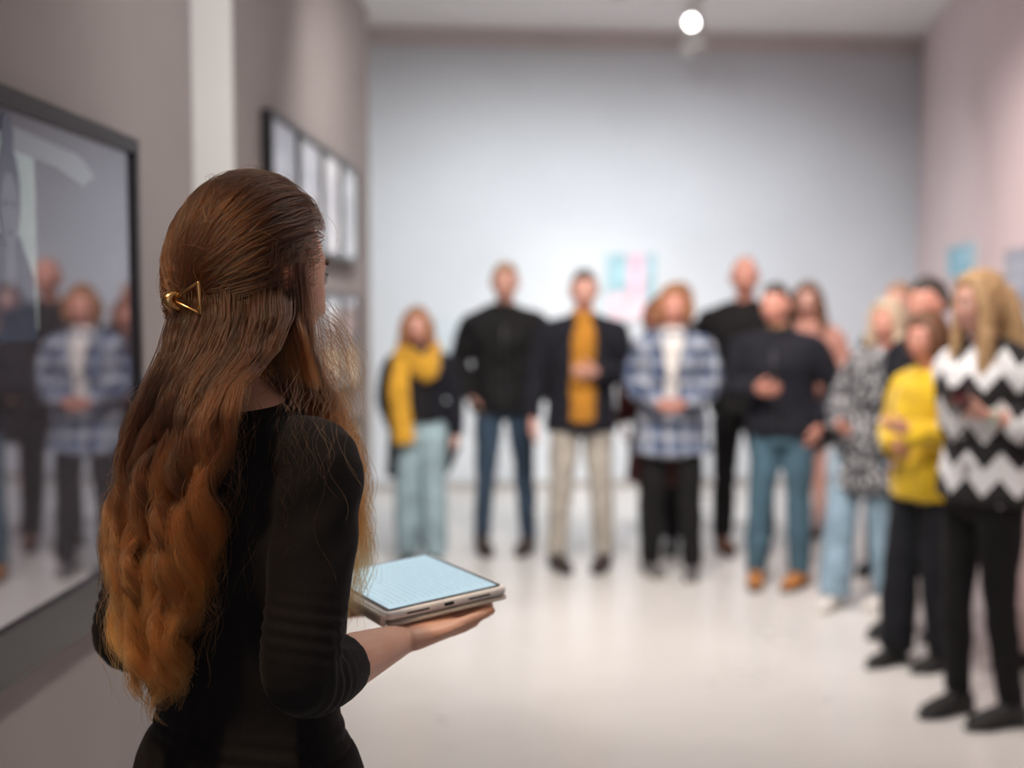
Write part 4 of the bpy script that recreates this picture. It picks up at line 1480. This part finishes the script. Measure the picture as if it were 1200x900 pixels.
def head_hit(px, py, pad):
    """nearest point of the padded skull on the sight line of a pixel (local to the woman)"""
    d = np.array((HMi.to_3x3() @ ray(px, py)))
    o = np.array(HMi @ Vector(camL))
    R = HRAD + pad
    a, b_ = d / R, o / R
    A, B_, C_ = a @ a, 2 * a @ b_, b_ @ b_ - 1
    disc = B_ * B_ - 4 * A * C_
    t = (-B_ - math.sqrt(disc)) / (2 * A) if disc > 0 else -B_ / (2 * A)
    return np.array(HMW @ Vector(o + d * t))


def back_depth(px, pad):
    """local y of the padded back of the torso along the plan sight line of a pixel"""
    def hit(p):
        k = (p - 600.0) / F
        o = np.array([0.0 - BASE.x - 0.005 * RV.x, 0.0 - BASE.y - 0.005 * RV.y])
        d = np.array([k, 1.0])
        r2, f2 = np.array([RV.x, RV.y]), np.array([FV.x, FV.y])
        a = np.array([d @ r2 / (0.152 + pad), d @ f2 / (0.106 + pad)])
        b_ = np.array([o @ r2 / (0.152 + pad), o @ f2 / (0.106 + pad)])
        A, B_, C_ = a @ a, 2 * a @ b_, b_ @ b_ - 1
        disc = B_ * B_ - 4 * A * C_
        return (-B_ - math.sqrt(disc)) / (2 * A) if disc > 0 else None
    q = px
    while q < 300:
        y = hit(q)
        if y is not None:
            return y + (q - px) * 0.0004
        q += 3
    return 1.33


BACK = [  # image row: left edge, right edge of the fall down the back
    (372, 206, 332), (410, 194, 318), (450, 174, 284), (500, 156, 264), (550, 144, 258), (600, 139, 248), (650, 139, 240), (700, 142, 236), (750, 148, 230), (790, 158, 222), (830, 170, 210), (870, 182, 200)]
BY = np.array([r[0] for r in BACK], float)
BL = np.array([r[1] for r in BACK], float)
BR = np.array([r[2] for r in BACK], float)
depth_tab = {p: back_depth(p, 0.022) for p in range(100, 360, 4)}
DX = np.array(sorted(depth_tab))
DY = np.array([depth_tab[p] for p in DX])


def pix2loc(px, py, Y):
    """vectorised: pixel and world depth -> local point"""
    x = (px - 600.0) / F
    yv = -(py - 450.0) / F
    d = np.stack([x, np.full_like(x, _fw.y) + yv * _up.y, np.full_like(x, _fw.z) + yv * _up.z], -1)
    return np.array(CAM) + d * (Y / d[..., 1])[..., None] - np.array(BASE)


strands, radii = [], []


tone_list = []


def add(P, r0=0.00040, r1=0.00016, tone=None):
    n = len(P)
    strands.append(P)
    tone_list.append(tone if tone is not None else random.uniform(0.65, 1.35))
    t = np.linspace(0, 1, n)
    radii.append(r0 + (r1 - r0) * t ** 2)


G = np.random.default_rng(5)


def sm(x):
    x = np.clip(x, 0, 1)
    return x * x * (3 - 2 * x)


# locks falling down the back: broad locks, each a handful of clumps that share its wave
NP = 46
NL = 19
for li in range(NL * 2):
    front_layer = li >= NL
    uL = ((li % NL) + (0.5 if front_layer else 0.0) + G.uniform(-0.25, 0.25)) / NL
    uL = min(max(uL, 0.01), 0.99)
    wl = G.uniform(105, 150)
    ph = 1.5 + 9.0 * uL + G.normal(0, 0.9)
    am = G.uniform(0.75, 1.3)
    depthL = (0.020 if front_layer else 0.004) + G.uniform(-0.004, 0.008)
    endL = 868 - 430 * (uL - 0.42) ** 2 - G.uniform(0, 60)
    if front_layer and G.uniform() < 0.3:
        endL = G.uniform(600, 740)
    toneL = G.uniform(0.6, 1.5)
    drift = G.uniform(-0.09, 0.09)
    for ci in range(6):
        cu1, cu2 = G.normal(0, 1), G.normal(0, 1)
        phc = ph + G.normal(0, 0.48)
        y0 = G.uniform(312, 346)
        padc, emc = G.uniform(-0.012, -0.002), G.uniform(60, 105)
        tone = toneL * G.uniform(0.75, 1.25)
        y_end = endL - G.uniform(0, 60)
        for si in range(36):
            yy = np.linspace(y0, y_end - G.uniform(0, 45), NP)
            low = sm((yy - 440) / 120)
            uu = uL + drift * sm((yy - 450) / 350) + (1 - 0.55 * low) * 0.022 * cu1 + G.normal(0, 0.004)
            px = np.interp(yy, BY, BL) * (1 - uu) + np.interp(yy, BY, BR) * uu
            Yb = np.interp(px, DX, DY) - depthL
            Yh = 1.366 - depthL * 0.4
            wgt = sm((yy - 355) / 165)
            Y = Yh * (1 - wgt) + Yb * wgt - 0.006
            P = pix2loc(px, yy, Y)
            s0 = head_hit(px[0], y0, padc)
            P += np.outer(1 - sm((yy - y0) / emc), s0 - P[0])
            amp = (0.0015 + 0.0125 * sm((yy - 430) / 160)) * am
            spread = 0.0042 - 0.0012 * sm((yy - 420) / 100) + 0.0016 * sm((yy - (y_end - 90)) / 90)
            dph = G.normal(0, 0.2)
            w1 = np.sin(2 * PI * yy / wl + phc + dph)
            w2 = np.cos(2 * PI * yy / wl + phc + dph + 0.4)
            P[:, 0] += amp * w1 + G.normal(0, 1) * spread + 0.0009 * np.sin(yy / G.uniform(9, 22) + G.uniform(0, 6.3))
            P[:, 1] += -amp * 0.85 * w2 + (G.normal(0, 1) * spread * 0.8 + 0.002 * cu2)
            add(P, tone=tone * G.uniform(0.8, 1.2))

# hair combed from the hairline to the clip
clip_p = head_hit(214, 349, 0.012)
cd = np.array(HMi @ Vector(clip_p)) / HRAD
cd /= np.linalg.norm(cd)
cnt = 0
while cnt < 5600:
    d = G.normal(size=3)
    d /= np.linalg.norm(d)
    x, y, z = d * HRAD
    hairline = 0.064 if y < -0.062 else 0.064 - (y + 0.062) * 2.1
    if z < max(hairline, -0.034) - G.uniform(0, 0.005):
        continue
    ang = math.acos(np.clip(d @ cd, -1, 1))
    if ang < 0.12:
        continue
    cnt += 1
    lay = G.uniform(0, 1)
    n = 20
    jit = cd + G.normal(0, 0.085, 3)
    if z < 0.02:
        jit[2] -= G.uniform(0.0, 0.30)
    jit /= np.linalg.norm(jit)
    ang = math.acos(np.clip(d @ jit, -1, 1))
    t = np.linspace(0, 1, n)
    q = (np.sin((1 - t) * ang)[:, None] * d + np.sin(t * ang)[:, None] * jit) / math.sin(ang)
    up_bias = np.sin(PI * t) * (0.10 * (0.3 + max(0, d[2])))
    q[:, 2] -= up_bias * 0.9
    q /= np.linalg.norm(q, axis=1)[:, None]
    off = 0.002 + (0.0075 + 0.005 * lay) * np.sin(PI * np.clip(t * 0.9 + 0.12, 0, 1)) ** 0.6
    off = off + 0.0010 * np.sin(t * 9 + 40 * d[0] + 25 * d[2]) + 0.0028 * np.sin(28 * (d[0] * 0.7 + d[2])) * np.sin(PI * t)
    R = HRAD[None, :] + off[:, None]
    Q = q * R
    P = np.array([HMW @ Vector(v) for v in Q])
    add(P, 0.00040, 0.00030, G.uniform(0.35, 0.95))

# hair falling past the cheek and over the front of the right shoulder
RY = np.array([322, 350, 400, 440, 475, 520, 570, 620, 670, 715, 740], float)
RL = np.array([318, 318, 316, 318, 342, 384, 398, 400, 402, 400, 402], float)
RR = np.array([364, 368, 374, 386, 410, 424, 432, 438, 436, 432, 424], float)
RD = np.array([1.395, 1.40, 1.405, 1.41, 1.425, 1.455, 1.475, 1.48, 1.48, 1.48, 1.48], float)
for ci in range(46):
    u = (ci + G.uniform()) / 46
    y_end = G.uniform(560, 738) if G.uniform() < 0.93 else G.uniform(440, 540)
    wl, ph, am = G.uniform(85, 120), G.uniform(0, 6.28), G.uniform(0.5, 1.2)
    dep = G.uniform(-0.012, 0.03)
    for si in range(int(36 * (1 - u) ** 1.4) + 3):
        y0 = G.uniform(284, 335)
        yy = np.linspace(y0, y_end - G.uniform(0, 35), 38)
        uu = u + G.normal(0, 0.05)
        px = np.interp(yy, RY, RL) * (1 - uu) + np.interp(yy, RY, RR) * uu
        Y = np.interp(yy, RY, RD) + dep + 0.02 * uu
        P = pix2loc(px, yy, Y)
        s0 = head_hit(px[0], y0, 0.010)
        P += np.outer(1 - sm((yy - y0) / 90), s0 - P[0])
        amp = 0.0085 * sm((yy - 430) / 140) * am
        w1 = np.sin(2 * PI * yy / wl + ph + G.normal(0, 0.25))
        sp_ = 0.0045
        P[:, 0] += amp * w1 + G.normal(0, sp_)
        P[:, 1] += amp * 0.7 * np.cos(2 * PI * yy / wl + ph) + G.normal(0, sp_)
        add(P, 0.00030, 0.00013)

# hair behind the neck between both falls
for ci in range(60):
    u = G.uniform(0, 1)
    for si in range(24):
        y0 = G.uniform(338, 352)
        yy = np.linspace(y0, G.uniform(432, 444) + 34 * max(0, u - 0.55), 16)
        px = (255 + 90 * u) + (yy - 350) * (-0.16 + 0.46 * u) + G.normal(0, 2.0)
        Y = np.full_like(yy, 1.388) + 0.012 * sm((yy - 390) / 60) + 0.02 * G.uniform() 
        P = pix2loc(px, yy, Y)
        s0 = head_hit(px[0], y0, -0.002)
        P += np.outer(1 - sm((yy - y0) / 60), s0 - P[0])
        add(P)

# flyaways on the shoulder, the back and around the head
for k in range(620):
    kind = G.uniform()
    if kind < 0.06:       # loose curls over the right shoulder blade and arm
        x0, y0 = G.uniform(318, 400), G.uniform(425, 470)
        L = G.uniform(50, 170) if G.uniform() < 0.8 else G.uniform(170, 270)
        yy = np.linspace(y0, y0 + L, 26)
        px = x0 + (yy - y0) * G.uniform(-0.25, 0.32) + G.uniform(3, 10) * np.sin((yy - y0) / G.uniform(9, 20) + G.uniform(0, 6))
        Yd = np.where(px > 330, 1.292 - 0.0 * px, np.interp(px, DX, DY)) - G.uniform(0.0, 0.02)
        Yd = np.where(yy < 480, Yd + (480 - yy) * 0.0011, Yd)
        P = pix2loc(px, yy, Yd)
    elif kind < 0.46:     # wisps beside the fall
        y0 = G.uniform(420, 700)
        side = -1 if G.uniform() < 0.6 else 1
        e = np.interp(y0, BY, BL if side < 0 else BR)
        L = G.uniform(40, 130)
        yy = np.linspace(y0, y0 + L, 22)
        px = e + side * (G.uniform(-6, 3) + np.sin(np.linspace(0, G.uniform(2, 4.5), 22)) * G.uniform(6, 26)) + G.uniform(1, 4) * np.sin(yy / G.uniform(7, 15))
        Y = np.interp(px, DX, DY) - G.uniform(-0.01, 0.02)
        P = pix2loc(px, yy, Y)
    elif kind < 0.80:     # light frizz beside the right cheek and shoulder
        x0, y0 = G.uniform(362, 392), G.uniform(350, 460)
        L = G.uniform(30, 110)
        t = np.linspace(0, 1, 20)
        yy = y0 + L * t
        px = x0 + G.uniform(5, 38) * np.sin(t * G.uniform(1.4, 3.4)) + G.uniform(0, 3) * np.sin(t * G.uniform(6, 14))
        Y = np.full(20, G.uniform(1.40, 1.47))
        P = pix2loc(px, yy, Y)
    else:                 # short hairs lifting off the crown
        d = G.normal(size=3)
        d[2] = abs(d[2])
        d /= np.linalg.norm(d)
        if d[1] * HRAD[1] < -0.05 and d[2] * HRAD[2] < 0.07:
            continue
        t = np.linspace(0, 1, 14)
        dirv = cd - d * (cd @ d) + G.normal(0, 0.5, 3)
        dirv -= d * (dirv @ d)
        dirv /= np.linalg.norm(dirv)
        Lr = G.uniform(0.2, 0.7)
        q = d[None, :] + np.outer(t * Lr, dirv)
        q /= np.linalg.norm(q, axis=1)[:, None]
        Q = q * (HRAD + 0.012)[None, :] + q * (np.sin(t * PI * G.uniform(0.5, 1.0)) * G.uniform(0.002, 0.012))[:, None]
        P = np.array([HMW @ Vector(v) for v in Q])
    add(P, 0.00017, 0.00010)

# solid core of the hair, then the strands as its sub-part
hbp = [hair_cap(HMW, 0.0045, 0.068, -0.055, -0.045)]
ctr, rr_ = [], []
for (yv, l, r_) in BACK[1:-1]:
    mid, half = (l + r_) / 2, (r_ - l) / 2 * 0.80
    w = float(sm((yv - 395) / 120))
    Yb = (1.432 * (1 - w) + (np.interp(mid, DX, DY) + 0.004) * w)
    p = pix2loc(np.array([mid]), np.array([float(yv)]), np.array([Yb]))[0]
    ctr.append(p)
    rr_.append((half / F * Yb, 0.014 if yv > 480 else 0.022))
rr_[-1] = (rr_[-1][0] * 0.6, 0.010)
hbp.append(tube(ctr, rr_, 20, ref=(0.80, -0.60, 0), sub=4, capk=0.3))
hbp.append(tube([head_hit(262, 335, -0.07), pix2loc(np.array([262.]), np.array([400.]), np.array([1.45]))[0], pix2loc(np.array([240.]), np.array([440.]), np.array([1.43]))[0]], [(0.05, 0.035), (0.045, 0.025), (0.03, 0.012)], 18, ref=(0.9, -0.4, 0), sub=4))
hbp.append(tube([head_hit(338, 330, -0.025), pix2loc(np.array([345.]), np.array([400.]), np.array([1.425]))[0], pix2loc(np.array([358.]), np.array([440.]), np.array([1.435]))[0], pix2loc(np.array([388.]), np.array([480.]), np.array([1.45]))[0]],
                [(0.016, 0.02), (0.022, 0.016), (0.022, 0.014), (0.012, 0.010)], 14, ref=(1, 0, 0), sub=4))
hair_o = mesh_obj('hair', remesh(hbp, 0.005, 2, (0.0012, 120, 3)), m_hairbase, woman)
cu = bpy.data.hair_curves.new('hair_strands')
cu.add_curves([len(s_) for s_ in strands])
pos = np.concatenate(strands).astype(np.float32)
cu.attributes['position'].data.foreach_set('vector', pos.ravel())
ra_ = cu.attributes.get('radius') or cu.attributes.new('radius', 'FLOAT', 'POINT')
ra_.data.foreach_set('value', np.concatenate(radii).astype(np.float32))
ta_ = cu.attributes.new('tone', 'FLOAT', 'CURVE')
ta_.data.foreach_set('value', np.array(tone_list, np.float32))
cu.materials.append(m_hair)
so_ = bpy.data.objects.new('hair_strands', cu)
COL.objects.link(so_)
so_.parent = hair_o
so_['kind'] = 'stuff'

# ---- gold triangle clip
m_gold = plain('polished gold', (0.83, 0.50, 0.20), 0.22, 1.0)
A_, B2, C2 = (Vector(head_hit(*p, 0.034)) for p in ((232, 331), (235, 368), (201, 351)))
clip = mk('hair_clip', [tube([A_, B2], [0.0024, 0.0024], 10, sub=2), tube([B2, C2], [0.0018, 0.0018], 10, sub=2), tube([A_, C2], [0.0018, 0.0018], 10, sub=2)], m_gold, woman)
clip['label'] = 'gold triangular hair clip'
K = Vector(head_hit(203, 351, 0.032))
toCam = (Vector(camL) - K).normalized()
mk('clip_hinge', [tube([K + Vector((0.008, 0, -0.012)), K + toCam * 0.004 + Vector((-0.001, 0, -0.008)), K + toCam * 0.008 + Vector((-0.007, 0, 0.0)), K + toCam * 0.004 + Vector((-0.001, 0, 0.006)), K + Vector((0.008, 0, 0.004))],
                        [(0.003, 0.003), (0.005, 0.0035), (0.0065, 0.004), (0.005, 0.0035), (0.003, 0.003)], 10, sub=4)], m_gold, clip)
